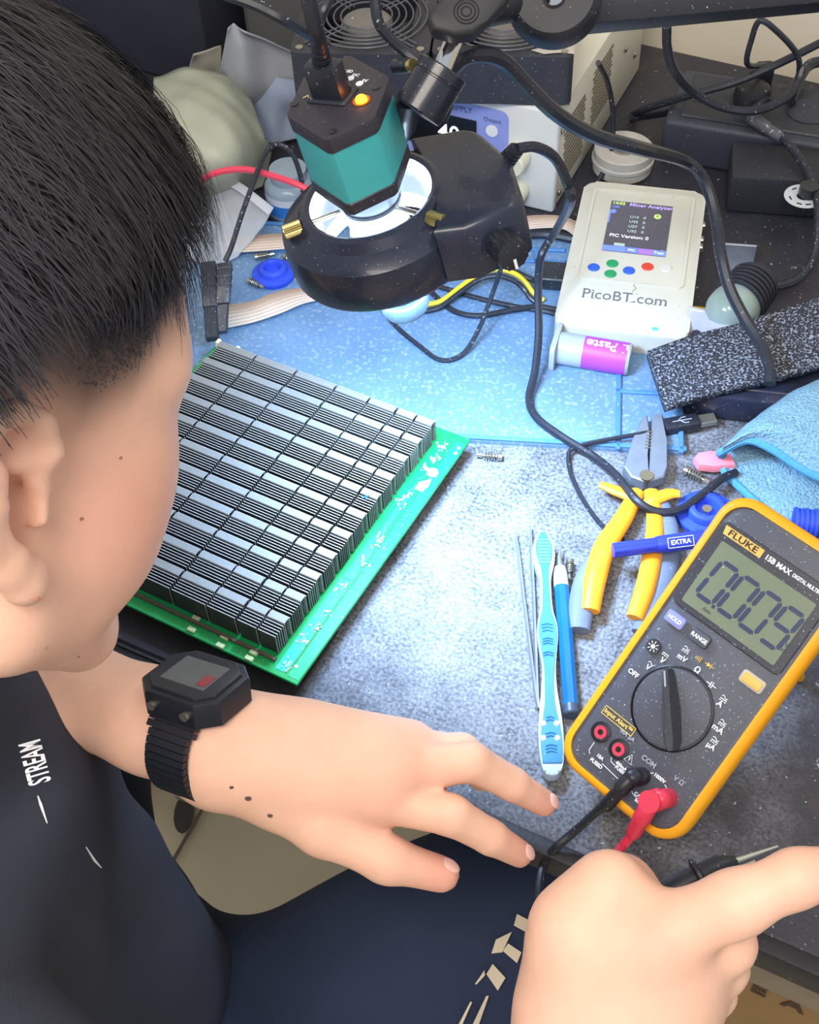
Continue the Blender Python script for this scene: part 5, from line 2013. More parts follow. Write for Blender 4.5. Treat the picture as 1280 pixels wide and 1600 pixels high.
pp = stM @ V(0.05, 0.045, 0.0462)
plug(pp, 'dusty black plug nearest the wall corner, cord running right and down', [pp + V(0.012, -0.006, 0.010), P(1172, 182, 0.055), P(1200, 195, 0.055), P(1235, 228, 0.050), P(1265, 275, 0.045), P(1279, 330, 0.04), P(1272, 400, 0.02), P(1240, 440, 0.008), P(1180, 452, 0.006), P(1150, 465, 0.008)], 0.0036)
b = B()
d0, d1 = P(1172, 182, 0.056), P(1222, 216, 0.052)
b.tube([d0.lerp(d1, k / 8) for k in range(9)], [0.0062, 0.0058, 0.0062, 0.0054, 0.0058, 0.005, 0.0052, 0.0046, 0.0044], 12)
o = b.build('plug_sleeve', mat('sleeve_dusty', '55565c', 0.6, var=0.5, scale=120, dust=0.3, dscale=160))
o.parent = bpy.data.objects['power_plug']
o.matrix_parent_inverse = bpy.data.objects['power_plug'].matrix_world.inverted() if False else Matrix.Translation(-pp)
p2 = stM @ V(0.055, 0.074, 0.046)
t = thing('power_plug', 'small upright black plug with a cord looping up to the boom', 'plug', Matrix.Translation(p2))
B().box(p2 + V(0, 0, 0.012), (0.016, 0.012, 0.024), 0.003, 2).build('plug_body', PLG, t)
cable('cord', [p2 + V(0, 0, 0.022), P(1168, 100, 0.095), P(1175, 60, 0.12), P(1187, 33, 0.135), P(1210, 45, 0.13), P(1245, 84, 0.105), P(1248, 120, 0.08), P(1236, 160, 0.05)], 0.0026, RUBBERC, t)
# black cords around the strip
for (lab, pts, r) in (
    ('thick black cord hanging from the boom and curving under the plugs', [(1042, 40, 0.17), (1043, 75, 0.145), (1055, 112, 0.12), (1085, 145, 0.09), (1130, 168, 0.075), (1180, 173, 0.072), (1225, 155, 0.075), (1246, 130, 0.08), (1255, 105, 0.09)], 0.0040),
    ('straight black cord rising to the right along the wall', [(990, 180, 0.004), (1010, 170, 0.03), (1080, 148, 0.06), (1150, 128, 0.075), (1220, 98, 0.09), (1300, 58, 0.10)], 0.0038),
    ('black cord lying behind the power strip next to the perforated case', [(985, 185, 0.006), (1040, 176, 0.02), (1070, 165, 0.04), (1110, 160, 0.045)], 0.0036),
    ('thin black cord hanging down the perforated side of the power supply', [(935, 98, 0.13), (950, 130, 0.09), (958, 180, 0.055), (955, 240, 0.02), (935, 282, 0.006), (915, 300, 0.006)], 0.0024),
    ('grey ribbed cord at the right edge of the power strip', [(1236, 160, 0.052), (1250, 122, 0.055), (1268, 100, 0.055), (1300, 95, 0.05)], 0.0050),
):
    tag(cable('black_cable', [P(*q) for q in pts], r, RUBBERC if r < 0.0045 else RUBBER), lab, 'cord')
# big black cable across the front of the power supply and down to the foam
big = [D(690, 130, 0.70), D(722, 92, 0.69), D(757, 85, 0.69), D(790, 98, 0.70), D(825, 135, 0.715), D(870, 178, 0.73), D(930, 212, 0.76), D(1000, 232, 0.79), P(1060, 248, 0.15), P(1090, 266, 0.13), P(1108, 300, 0.115), P(1120, 350, 0.10), P(1127, 400, 0.09), P(1140, 450, 0.075), P(1165, 500, 0.06), P(1190, 540, 0.052), P(1203, 575, 0.050), P(1203, 600, 0.046)]
tag(cable('thick_cable', big, 0.0046, RUBBERC, ns=6), 'thick black cable sweeping from the microscope past the tester to the foam strip', 'cable')
tag(cable('black_cable', [D(350, -10, 0.80), D(400, 8, 0.80), D(440, 28, 0.80), D(475, 48, 0.81), D(510, 70, 0.83)], 0.0040, RUBBERC), 'black cable crossing the grey case at the top left', 'cord')
tag(cable('black_cable', [D(585, -15, 0.66), D(590, 30, 0.665), D(605, 55, 0.67), D(632, 80, 0.675), D(655, 98, 0.675)], 0.0030, RUBBERC), 'black cord dropping over the fan grille to the clamp collar', 'cord')
tag(cable('black_cable', [D(520, -10, 0.75), D(505, 20, 0.75), D(495, 50, 0.76)], 0.0030, RUBBERC), 'short black cord beside the video plug at the top', 'cord')
# adapter box with a round warning sticker
aM = rotz(P(1142, 332, 0.001), -12)
ad = thing('adapter_box', 'flat black adapter box with a white warning sticker', 'adapter', aM)
B().box((0.075, 0.026, 0.019), (0.16, 0.052, 0.038), 0.003, 2).build('body', mat('adapter_black', '2a2b31', 0.55, var=0.15, dust=0.03), ad, local=True)
sx_, sy_ = (aM.inverted() @ P(1256, 308, 0.0385)).xy
pts = [(sx_ + 0.0165 * math.cos(a), sy_ + 0.0165 * math.sin(a)) for a in [math.radians(q) for q in range(100, 361, 13)]]
pts += [(sx_ + 0.006 * math.cos(a), sy_ + 0.006 * math.sin(a)) for a in [math.radians(q) for q in range(360, 99, -20)]]
stk = B().prism(pts, 0.0382, 0.0386).build('sticker', mat('sticker_white', 'c9ccd0', 0.5), ad, local=True)
b = B()
for a in (130, 200, 250, 285, 320):
    a = math.radians(a)
    b.box((0, 0, 0), (0.0045, 0.0012, 0.0004), M=Matrix.Translation((sx_ + 0.012 * math.cos(a), sy_ + 0.012 * math.sin(a), 0.0388)) @ Matrix.Rotation(a + PI / 2, 4, 'Z'))
b.build('sticker_print', mat('socket_black', '14151a'), stk, local=True)
b = B().cyl((sx_ + 0.003, sy_ + 0.002, 0.038), (sx_ + 0.003, sy_ + 0.002, 0.048), 0.008, n=24)
b.build('socket', BLACKM, ad, local=True)
# roll of pale tape lying by the power supply
tr = P(972, 262, 0.001)
tape = thing('tape_roll', 'roll of off-white tape lying between power supply and tester', 'tape', Matrix.Translation(tr))
B().lathe([(0.012, 0.0), (0.026, 0.0), (0.027, 0.001), (0.027, 0.021), (0.026, 0.022), (0.0125, 0.022), (0.012, 0.021), (0.012, 0.0)], 40).build('tape_body', mat('tape_paper', 'b9b4ac', 0.7, var=0.2, scale=80), tape, local=True)
B().lathe([(0.0272, 0.0085), (0.0285, 0.0095), (0.0285, 0.0125), (0.0272, 0.0135)], 40).build('edge_turn', mat('tape_paper', 'b9b4ac'), tape, local=True)
B().lathe([(0.0095, 0.0), (0.012, 0.0), (0.012, 0.0222), (0.0095, 0.0222), (0.0095, 0.0)], 32).build('core', mat('tape_core', '8f8474', 0.8), tape, local=True)
# ------------------------------------------------------------------ things on the mat and the bench front
TOPZ = MATZ


def pxp(lst, z):
    return [tuple(P(x, y, z).xy) for x, y in lst]


# ribbon cables: pale flat strips with printed red lines
RIB = mat('ribbon_pale', 'd3c9bb', 0.6, var=0.12, scale=60)
RIBL = mat('ribbon_line', 'bf8f78', 0.6, var=0.2)


def ribbon(top, bot, z, label, nl=6):
    t = thing('ribbon_cable', label, 'cable')
    a = spline([P(x, y, zz) for (x, y), zz in zip(top, z)], 8)
    c = spline([P(x, y, zz) for (x, y), zz in zip(bot, z)], 8)
    n = len(a)
    v = []
    for p, q in zip(a, c):
        v += [p, q, p - V(0, 0, 0.0009), q - V(0, 0, 0.0009)]
    f = []
    for i in range(n - 1):
        k, j = 4 * i, 4 * i + 4
        f += [(k, k + 1, j + 1, j), (k + 2, j + 2, j + 3, k + 3), (k, j, j + 2, k + 2), (k + 1, k + 3, j + 3, j + 1)]
    f += [(0, 2, 3, 1), (4 * n - 4, 4 * n - 3, 4 * n - 1, 4 * n - 2)]
    mesh('band', v, f, RIB, t)
    for k in range(nl):
        u = (k + 0.6) / (nl + 0.2)
        pts = [p.lerp(q, u) + V(0, 0, 0.0001) for p, q in zip(a, c)]
        B().tube(pts, 0.00035, 4).build('line', RIBL, t)
    return t


ribbon([(350, 366), (400, 366), (450, 364), (520, 362)], [(345, 395), (400, 392), (450, 388), (520, 386)], [0.008, 0.010, 0.010, 0.008], 'pale ribbon cable with red lines running behind the blue cap')
ribbon([(345, 478), (395, 470), (430, 456), (470, 450), (530, 452), (595, 466)], [(338, 515), (395, 503), (440, 488), (480, 472), (530, 466), (592, 474)], [0.008, 0.010, 0.010, 0.009, 0.008, 0.007], 'pale ribbon cable with red lines curving in front of the blue cap')
ribbon([(800, 340), (840, 336), (880, 338), (915, 352)], [(800, 362), (840, 356), (880, 357), (905, 374)], [0.012, 0.014, 0.014, 0.012], 'pale ribbon cable lying in front of the power supply')
# blue rubber cap
BLUC = mat('cobalt_rubber', '2f4fd8', 0.5, var=0.12, scale=60)


def blue_cap(pt, s, label, screw=False):
    t = thing('blue_stopper', label, 'cap', Matrix.Translation(pt), 'blue round rubber caps')
    B().lathe([(0.0, 0.0), (0.0175, 0.0), (0.0185, 0.002), (0.0180, 0.0045), (0.0125, 0.006), (0.0118, 0.010), (0.0105, 0.0112), (0.0080, 0.0112), (0.0070, 0.010), (0.0060, 0.0055), (0.0, 0.0050)], 40, Matrix.Diagonal((s, s, s, 1))).build('cap_body', BLUC, t, local=True, ang=50)
    for k in range(6):
        a = k * PI / 3
        B().box((0.0155 * s * math.cos(a), 0.0155 * s * math.sin(a), 0.0048 * s), (0.003 * s, 0.003 * s, 0.001 * s), 0.0003, 1).build('nub', BLUC, t, local=True)
    if screw:
        B().cyl((0, 0, 0.005 * s), (0, 0, 0.0085 * s), 0.003 * s, n=12).build('centre_screw', STEEL, t, local=True)
    return t


blue_cap(P(428, 432, TOPZ), 1.0, 'blue round rubber cap on the mat between two ribbon cables')
blue_cap(P(1102, 808, 0.0), 1.15, 'blue round rubber cap with a centre screw beside the multimeter top', True)
# second, ribbed blue part half hidden behind the meter
rbt = thing('rubber_grommet', 'blue ribbed rubber tube behind the multimeter top right', 'grommet')
b = B()
q0, q1 = P(1240, 815, 0.012), P(1310, 822, 0.012)
for i in range(9):
    c = q0.lerp(q1, i / 9)
    b.cyl(c, q0.lerp(q1, (i + 0.6) / 9), 0.0105 if i % 2 == 0 else 0.0098, n=24)
b.cyl(q0, q1, 0.009, n=24)
b.build('tube', BLUC, rbt)
# loose spring screws
GS = 'loose spring screws on the bench'
spring_screw(P(692, 436, TOPZ + 0.0035), P(720, 410, TOPZ) - P(692, 436, TOPZ), 'spring screw on the mat next to the yellow wire loop', 1.05, GS)
spring_screw(P(752, 404, TOPZ + 0.0035), P(790, 403, TOPZ) - P(752, 404, TOPZ), 'spring screw lying in the tray groove of the mat', 0.95, GS)
spring_screw(P(398, 402, TOPZ + 0.0035), P(440, 394, TOPZ) - P(398, 402, TOPZ), 'spring screw behind the blue cap on the mat', 0.9, GS)
spring_screw(P(388, 438, TOPZ + 0.0035), P(415, 450, TOPZ) - P(388, 438, TOPZ), 'spring screw left of the blue cap on the mat', 0.9, GS)
spring_screw(P(445, 400, TOPZ + 0.0035), P(462, 415, TOPZ) - P(445, 400, TOPZ), 'spring screw right of the blue cap by the ring light', 0.9, GS)
spring_screw(P(785, 714, 0.0033), P(750, 711, 0) - P(785, 714, 0), 'spring screw beside the back corner of the green board', 1.0, GS)
spring_screw(P(1070, 734, 0.0033), P(1112, 756, 0) - P(1070, 734, 0), 'spring screw between pliers and blue cloth', 1.1, GS)
spring_screw(P(891, 876, 0.0033), P(889, 915, 0) - P(891, 876, 0), 'spring screw standing between the blue pen and the pliers', 0.9, GS)
# yellow and black wire pair, other wires on the mat
yw = thing('wire_pair', 'yellow and black flat wire pair looping over the mat', 'wire')
ypts = [(662, 477, 0.007), (690, 470, 0.010), (720, 448, 0.016), (750, 428, 0.022), (778, 421, 0.025), (805, 428, 0.022), (822, 442, 0.016), (832, 456, 0.012), (850, 470, 0.008)]
cable('yellow_wire', [P(*q) for q in ypts], 0.0022, mat('yellow_insulation', 'e6cf2a', 0.4, var=0.08), yw)
cable('black_wire', [P(x - 3, y + 10, max(0.006, z - 0.001)) for x, y, z in ypts], 0.0022, RUBBERC, yw)
for (lab, pts, r) in (
    ('black wire on the mat running right towards the tester', [(662, 440, 0.0065), (700, 452, 0.0065), (740, 464, 0.0065), (800, 478, 0.0065), (860, 488, 0.0065), (900, 505, 0.0065)], 0.0022),
    ('glossy black wire bending below the yellow wire', [(668, 450, 0.0066), (690, 472, 0.0066), (715, 488, 0.0066), (750, 493, 0.0066), (800, 484, 0.0088), (840, 479, 0.0088), (880, 486, 0.0066), (900, 494, 0.0066)], 0.0023),
    ('black wire arching over the tray groove to the small plug', [(720, 395, 0.012), (770, 415, 0.016), (800, 422, 0.02), (830, 436, 0.018), (850, 440, 0.012)], 0.0024),
    ('thin black wire curling from the objective down the mat and up to the housing', [(585, 470, 0.0064), (600, 486, 0.0064), (612, 502, 0.0064), (630, 520, 0.0064), (655, 540, 0.0068), (682, 560, 0.0064), (705, 562, 0.0064), (728, 548, 0.010), (748, 515, 0.022), (762, 480, 0.035), (778, 435, 0.055), (786, 405, 0.10), (783, 385, 0.14), (776, 366, 0.19), (770, 350, 0.222)], 0.0019),
    ('dark cable lying behind the tray groove of the mat', [(690, 388, 0.008), (740, 382, 0.008), (800, 370, 0.008), (850, 366, 0.008), (900, 374, 0.008)], 0.0040),
):
    tag(cable('loose_wire', [P(*q) for q in pts], r, RUBBER if r < 0.002 else RUBBERC), lab, 'wire')
pgM = rotz(P(868, 440, TOPZ + 0.0005), -12)
pg = thing('wire_connector', 'small black and white wire connector beside the tester', 'connector', pgM)
B().box((0, 0, 0.006), (0.026, 0.024, 0.012), 0.001, 1).build('black_shell', CLIP, pg, local=True)
B().box((0.019, -0.002, 0.006), (0.014, 0.018, 0.011), 0.001, 1).build('white_shell', mat('connector_white', 'b9c6d6', 0.5), pg, local=True)

# paste tube in front of the tester
a0, a1 = P(872, 543, 0.014), P(985, 562, 0.014)
ad_ = (a1 - a0).normalized()
sy = thing('paste_syringe', 'grey syringe of paste with purple label in front of the tester', 'syringe', Matrix.Translation(a0))
TUBE = mat('syringe_grey', 'a9afb6', 0.35, var=0.08, bump=0.05)
My = frame(a0, V(0, 0, 1), ad_.cross(V(0, 0, 1)), ad_)
Ls = (a1 - a0).length
B().lathe([(0.0, 0.0), (0.0125, 0.0), (0.0130, 0.002), (0.0130, Ls - 0.002), (0.0118, Ls), (0.0, Ls)], 40).build('barrel', TUBE, sy, xf=My)
B().prism(rrect(0.027, 0.036, 0.006, 5), -0.0035, 0.0005, 0.0008, 1).build('flange', TUBE, sy, xf=My)
PUR = mat('purple_label', 'b04ac0', 0.45, var=0.12, scale=40)
l0, l1 = Ls * 0.36, Ls * 0.96
lab_ang = math.radians(75)
v, f = [], []
NA = 16
cd = (CAM - (a0 + a1) / 2)
cd = (cd - ad_ * cd.dot(ad_)).normalized()
sdv = ad_.cross(cd)
for i in range(NA + 1):
    a = -lab_ang + 2 * lab_ang * i / NA
    nn = cd * math.cos(a) + sdv * math.sin(a)
    for z in (l0, l1):
        v.append(a0 + ad_ * z + nn * 0.01315)
for i in range(NA):
    f.append((2 * i, 2 * i + 1, 2 * i + 3, 2 * i + 2))
mesh('label_wrap', v, f, PUR, sy)
# lettering bent round the barrel, upside down from the sitter's side
tcur = bpy.data.curves.new('lettering', 'FONT')
tcur.body = 'Thermal Paste'
tcur.size = 0.0115
tcur.resolution_u = 3
tcur.offset = 0.0002
to = bpy.data.objects.new('lettering', tcur)
COL.objects.link(to)
me = bpy.data.meshes.new_from_object(to.evaluated_get(bpy.context.evaluated_depsgraph_get()))
bpy.data.objects.remove(to, do_unlink=True)
xs = [q.co.x for q in me.vertices]
xm = max(xs)
keep_from = xm - (l1 - l0) * 0.92
for q in me.vertices:
    s_ = l0 + 0.002 + (xm - q.co.x)
    a = (q.co.y - 0.002) / 0.0133
    nn = cd * math.cos(a - 0.35) + sdv * (-math.sin(a - 0.35)) * -1
    s_ = min(s_, l1)
    q.co = FR[sy.name] @ (a0 + ad_ * s_ + (cd * math.cos(a - 0.75) + sdv * math.sin(a - 0.75)) * 0.01335)
me.materials.clear()
link('lettering', me, WHITE, sy)

# black glitter foam strip lying over the dark block
fo = thing('foam_strip', 'black speckled foam strip lying across the dark block', 'foam strip')
FOAM = mat('speckled_foam', '23242c', 0.75, var=0.5, scale=900, bump=0.9, bscale=700, dust=0.9, dscale=330, dcol='9aa3b4')
sheet('foam', [[(1012, 548, 0.030), (1080, 524, 0.036), (1150, 506, 0.040), (1220, 484, 0.044), (1300, 458, 0.046)], [(1026, 592, 0.028), (1095, 570, 0.034), (1165, 552, 0.038), (1235, 532, 0.042), (1310, 512, 0.044)], [(1040, 634, 0.026), (1110, 612, 0.032), (1180, 596, 0.036), (1250, 578, 0.040), (1320, 556, 0.042)]], FOAM, 0.007, 0.0, parent=fo)
dbM = rotz(P(1075, 655, 0.001), -14)
db = thing('dark_block', 'dark navy plastic block under the foam strip', 'block', dbM)
B().box((0.05, 0.04, 0.012), (0.11, 0.075, 0.024), 0.004, 2).build('body', mat('block_navy', '23273a', 0.4, var=0.2, dust=0.08), db, local=True)
B().box((0.05, 0.04, 0.0245), (0.09, 0.055, 0.002), 0.001, 1).build('lid', mat('block_navy', '23273a'), db, local=True)
# lamp bulb with ribbed black neck behind the foam
g0, g1 = P(1128, 505, 0.030), P(1175, 448, 0.030)
gd = (g1 - g0).normalized()
Mg = frame(g0, gd.cross(V(0, 0, 1)), V(0, 0, 1), gd)
bulb = thing('inspection_bulb', 'clear glass bulb with black ribbed neck behind the foam strip', 'bulb', Mg)
B().lathe([(0.0, -0.004), (0.010, -0.002), (0.017, 0.004), (0.0205, 0.012), (0.021, 0.020), (0.020, 0.026)], 36).build('glass', mat('bulb_glass', 'bcd0cc', 0.1, var=0.2, trans=0.55), bulb, local=True)
B().lathe([(0.0, 0.006), (0.013, 0.010), (0.017, 0.020), (0.017, 0.027)], 28).build('reflector', mat('bulb_yellow', 'b9b878', 0.4, metal=0.3), bulb, local=True)
b = B()
for k in range(6):
    z = 0.026 + 0.0052 * k
    b.lathe([(0.0180, z), (0.0222 - 0.0003 * k, z + 0.0006), (0.0222 - 0.0003 * k, z + 0.0032), (0.0180, z + 0.0040)], 36)
b.cyl((0, 0, 0.025), (0, 0, 0.060), 0.0182, n=32)
b.build('ribbed_neck', RUBBERC, bulb, local=True)
tag(sheet('plastic_bag', [[(1078, 478, 0.030), (1100, 482, 0.032), (1130, 492, 0.034), (1160, 506, 0.030)], [(1074, 505, 0.022), (1098, 506, 0.028), (1125, 510, 0.032), (1150, 520, 0.038)], [(1076, 530, 0.012), (1095, 530, 0.022), (1115, 528, 0.030), (1140, 528, 0.036)]], mat('clear_film2', 'c6c8d4', 0.25, alpha=0.6, spec=0.8), 0.0006, 0.0015, 140), 'crinkled clear plastic bag between the tester and the bulb', 'bag')

# usb cable
us = thing('usb_cable', 'thin black usb cable with metal tipped plug behind the pliers', 'cable')
u0, u1 = P(1038, 668, 0.007), P(1090, 659, 0.007)
Mu = frame(u0, (u1 - u0), V(0, 1, 0).cross(V(0, 0, 0)) if False else V(-(u1 - u0).y, (u1 - u0).x, 0))
B().box((0.013, 0, 0), (0.028, 0.0125, 0.009), 0.002, 2, M=Mu).build('plug_shell', RUBBERC, us)
B().box((0.0335, 0, 0), (0.0135, 0.0095, 0.005), 0.0006, 1, M=Mu).build('metal_tip', STEEL, us)
b = B()
c = Mu @ V(0.013, 0, 0.0047)
b.tube([Mu @ V(0.006, 0, 0.0047), Mu @ V(0.021, 0, 0.0047)], 0.0005, 4)
b.tube([Mu @ V(0.010, 0, 0.0047), Mu @ V(0.014, 0.003, 0.0047), Mu @ V(0.017, 0.003, 0.0047)], 0.0005, 4)
b.tube([Mu @ V(0.012, 0, 0.0047), Mu @ V(0.015, -0.003, 0.0047), Mu @ V(0.018, -0.003, 0.0047)], 0.0005, 4)
b.build('usb_symbol', mat('grey_print', '9aa0ac'), us)
cable('cord', [u0, P(1005, 677, 0.012), P(960, 685, 0.010), P(915, 694, 0.008), P(893, 702, 0.006), P(888, 715, 0.0045), P(892, 740, 0.0022), P(905, 770, 0.0022), P(925, 802, 0.0022), P(945, 825, 0.0022), P(968, 840, 0.006), P(988, 846, 0.011)], [0.0017] * 0 or 0.0017, RUBBERC, us)

# pliers
plr = thing('pliers', 'steel pliers with orange and grey handles', 'pliers', Matrix.Translation(P(1012, 745, 0.001)))
ORG = mat('orange_handle', 'f5a52a', 0.45, var=0.08, dust=0.1, dscale=260)
GRIP = mat('handle_grey', '6f7c96', 0.6, var=0.15, dust=0.15, dscale=300)
JAW = mat('tool_steel', '8d97a6', 0.45, metal=0.5, var=0.15, scale=90, bump=0.15)
zj = 0.004
jl = pxp([(1010, 660), (1000, 668), (986, 702), (973, 740), (985, 757), (1004, 764), (1014, 760), (1010, 724), (1013, 690)], zj)
jr = pxp([(1018, 656), (1034, 660), (1040, 700), (1042, 740), (1036, 756), (1012, 764), (1014, 724), (1016, 690)], zj)
B().prism(jl, 0.003, 0.013, 0.001, 1).build('jaw', JAW, plr)
B().prism(jr, 0.0035, 0.0125, 0.001, 1).build('jaw', JAW, plr)
pc_ = P(1010, 745, 0.012)
B().cyl(pc_, pc_ + V(0, 0, 0.002), 0.005, n=24).build('pivot', STEEL, plr)
b = B()
for k in range(6):
    q = P(1012 + 0.6 * k, 700 - 5 * k, 0.013)
    b.box(q, (0.004, 0.0007, 0.0012))
b.build('jaw_teeth', mat('vent_dark', '6f6656'), plr)


def hnd(pts, rad, m, nm, flat=0.62):
    p_ = spline([P(*q) for q in pts], 5)
    rr_2 = list(np.interp(np.linspace(0, 1, len(p_)), np.linspace(0, 1, len(rad)), rad))
    B().tube(p_, rr_2, 12, flat=flat).build(nm, m, plr)


hnd([(996, 768, 0.008), (975, 808, 0.010), (945, 855, 0.012), (930, 905, 0.012), (922, 955, 0.010)], [0.0055, 0.0068, 0.0080, 0.0078, 0.0066], ORG, 'handle')
hnd([(940, 862, 0.006), (918, 905, 0.007), (908, 950, 0.007), (905, 985, 0.006)], [0.006, 0.0085, 0.0090, 0.0075], GRIP, 'grip')
hnd([(1018, 768, 0.008), (1024, 815, 0.010), (1020, 865, 0.012), (1008, 920, 0.012), (992, 966, 0.010)], [0.0055, 0.0062, 0.0070, 0.0068, 0.0058], ORG, 'handle')
hnd([(1034, 785, 0.006), (1045, 830, 0.007), (1040, 890, 0.007), (1018, 950, 0.006), (1000, 990, 0.006)], [0.006, 0.0078, 0.0085, 0.008, 0.006], GRIP, 'grip')
hnd([(938, 757, 0.010), (960, 766, 0.010), (985, 775, 0.010), (995, 784, 0.009)], [0.0035, 0.0050, 0.0060, 0.0055], ORG, 'thumb_guard')
hnd([(1062, 772, 0.010), (1045, 772, 0.010), (1020, 782, 0.010), (1012, 790, 0.009)], [0.0038, 0.0055, 0.0060, 0.005], ORG, 'thumb_guard')
# marker pen lying across the handles
k0, k1 = P(958, 860, 0.022), P(1100, 842, 0.022)
kd_ = (k1 - k0).normalized()
Mk = frame(k0, V(0, 0, 1), kd_.cross(V(0, 0, 1)), kd_)
pen = thing('marker_pen', 'blue capped marker pen resting across the pliers', 'marker', Mk)
PENB = mat('marker_blue', '2d3fd0', 0.4, var=0.1)
Lk = (k1 - k0).length
pts = []
for i in range(32):
    rr = 0.0052 if i % 4 < 2 else 0.0047
    pts.append((rr * math.cos(i * PI / 16), rr * math.sin(i * PI / 16)))
B().prism(pts, 0, 0.030, 0.0006, 1).build('cap', PENB, pen, local=True)
B().lathe([(0.0, 0.030), (0.0056, 0.030), (0.0060, 0.032), (0.0062, Lk), (0.0, Lk)], 28).build('barrel', PENB, pen, local=True)
cdp = (CAM - k0).normalized()
cdp = (cdp - kd_ * cdp.dot(kd_)).normalized()
Mt = frame(k0 + cdp * 0.0064, kd_, cdp.cross(kd_), cdp)
text('lettering', 'EXTRA', 0.0045, WHITE, pen, Mt @ Matrix.Translation((0.0455, 0.0, 0)), bold=0.0001)
b = B()
for (x0, x1, y0, y1) in ((0.0365, 0.0545, 0.0032, 0.0036), (0.0365, 0.0545, -0.0036, -0.0032), (0.0365, 0.0369, -0.0036, 0.0036), (0.0541, 0.0545, -0.0036, 0.0036)):
    b.box(((x0 + x1) / 2, (y0 + y1) / 2, -0.0001), (x1 - x0, y1 - y0, 0.0003))
b.build('print_frame', WHITE, pen, xf=Mt)
text('lettering', 'uiw', 0.0105, mat('pen_print', 'aab6f0', 0.5), pen, Mt @ Matrix.Translation((0.0690, 0.0, 0)), bold=0.0003)

# pink piece
pk_ = thing('plastic_clip', 'pink and white plastic clip tucked under the blue cloth', 'clip', Matrix.Translation(P(1110, 720, 0)))
B().prism(pxp([(1084, 716), (1090, 709), (1105, 706), (1140, 706), (1150, 728), (1115, 731), (1092, 728)], 0.009), 0.004, 0.011, 0.002, 2).build('pink_shell', mat('pink_plastic', 'f08f9c', 0.4, var=0.1), pk_)
B().prism(pxp([(1090, 727), (1115, 731), (1155, 735), (1155, 724), (1110, 722)], 0.004), 0.001, 0.006, 0.0012, 1).build('white_base', mat('pale_plastic', 'c9d3de', 0.4), pk_)

# microfibre cloth folded over
MIC = mat('microfibre_blue', '7fa9c2', 0.95, var=0.55, scale=520, bump=1.0, bscale=480, dust=0.4, dscale=260, dcol='a6bcc8', bdist=0.003)
HEM = mat('microfibre_hem', '5098c4', 0.9, var=0.15, scale=260, bump=0.8, bscale=600)
clo = thing('microfibre_cloth', 'light blue waffle microfibre cloth folded over beside the multimeter', 'cloth')
hemA = [(1128, 712, 0.010), (1133, 738, 0.005), (1160, 765, 0.0045), (1200, 800, 0.0045), (1250, 840, 0.0045), (1320, 880, 0.0045)]
lowm = [(1132, 706, 0.012), (1165, 725, 0.007), (1200, 745, 0.007), (1240, 770, 0.008), (1285, 790, 0.007), (1340, 800, 0.007)]
fold = [(1135, 694, 0.018), (1175, 664, 0.014), (1215, 640, 0.016), (1255, 620, 0.018), (1300, 606, 0.020), (1350, 596, 0.020)]
fold2 = [(1132, 696, 0.026), (1172, 660, 0.034), (1213, 634, 0.040), (1255, 611, 0.044), (1300, 596, 0.046), (1350, 586, 0.046)]
upm = [(1130, 700, 0.027), (1176, 674, 0.042), (1222, 668, 0.047), (1262, 672, 0.048), (1300, 680, 0.047), (1350, 680, 0.046)]
hemB = [(1128, 706, 0.020), (1168, 688, 0.032), (1208, 703, 0.033), (1245, 728, 0.030), (1290, 750, 0.030), (1350, 765, 0.030)]
sheet('cloth_body', [hemA, lowm, fold, fold2, upm, hemB], MIC, 0.003, 0.0010, 95, 8, 8, parent=clo)
B().tube(spline([P(*q) for q in hemA], 8), 0.0030, 8).build('hem', HEM, clo)
B().tube(spline([P(*q) for q in [hemA[0]] + hemB], 8), 0.0030, 8).build('hem', HEM, clo)

# tweezers
tw = thing('tweezers', 'long thin steel tweezers lying left of the toothbrush', 'tweezers')
TWM = mat('tweezer_steel', 'b4bcc6', 0.3, metal=0.8, var=0.1)


def blade(pts, w0):
    p_ = [P(*q) for q in pts]
    B().tube(p_, [0.0008] + [w0] * (len(p_) - 2) + [w0 * 1.1], 6, flat=1.6).build('arm', TWM, tw)


blade([(806, 832, 0.004), (811, 870, 0.004), (818, 930, 0.004), (828, 1010, 0.004), (838, 1090, 0.004), (842, 1108, 0.004)], 0.0013)
blade([(829, 822, 0.004), (831, 870, 0.004), (834, 930, 0.004), (837, 1010, 0.004), (840, 1090, 0.004), (842, 1108, 0.004)], 0.0013)
# toothbrush
tb = thing('toothbrush', 'blue and white toothbrush lying bristles down on the bench', 'toothbrush')
TBW = mat('brush_white', 'b4c8da', 0.4, var=0.05, dust=0.08)
TBB = mat('brush_blue', '3f88c8', 0.4, var=0.1, scale=60, dust=0.08, dscale=350)
ctr = [(848, 834), (849, 850), (850, 868), (851, 886), (852, 905), (853, 930), (854, 955), (855, 975), (856, 995), (857, 1020), (858, 1045), (858, 1075), (859, 1100), (860, 1125), (861, 1150), (862, 1175), (863, 1195), (863, 1208), (863, 1213)]
hwid = [6, 15, 17, 14, 9, 8.5, 10, 15, 16, 13, 10.5, 12, 15, 18, 19.5, 19, 17, 12, 5]
hin = [3, 11, 12.5, 7, 5, 5.5, 7, 12.5, 14, 11, 8, 7, 8, 12, 16, 16.5, 15, 0, 0]
zc = 0.009
def stripp(wl, z, upto=None):
    n = upto or len(wl)
    L_ = [P(c[0] - w_, c[1], z) for c, w_ in zip(ctr[:n], wl)]
    R_ = [P(c[0] + w_, c[1], z) for c, w_ in zip(ctr[:n], wl)]
    L_ = spline(L_, 4)
    R_ = spline(R_, 4)
    return [(p.x, p.y) for p in L_] + [(p.x, p.y) for p in reversed(R_)]
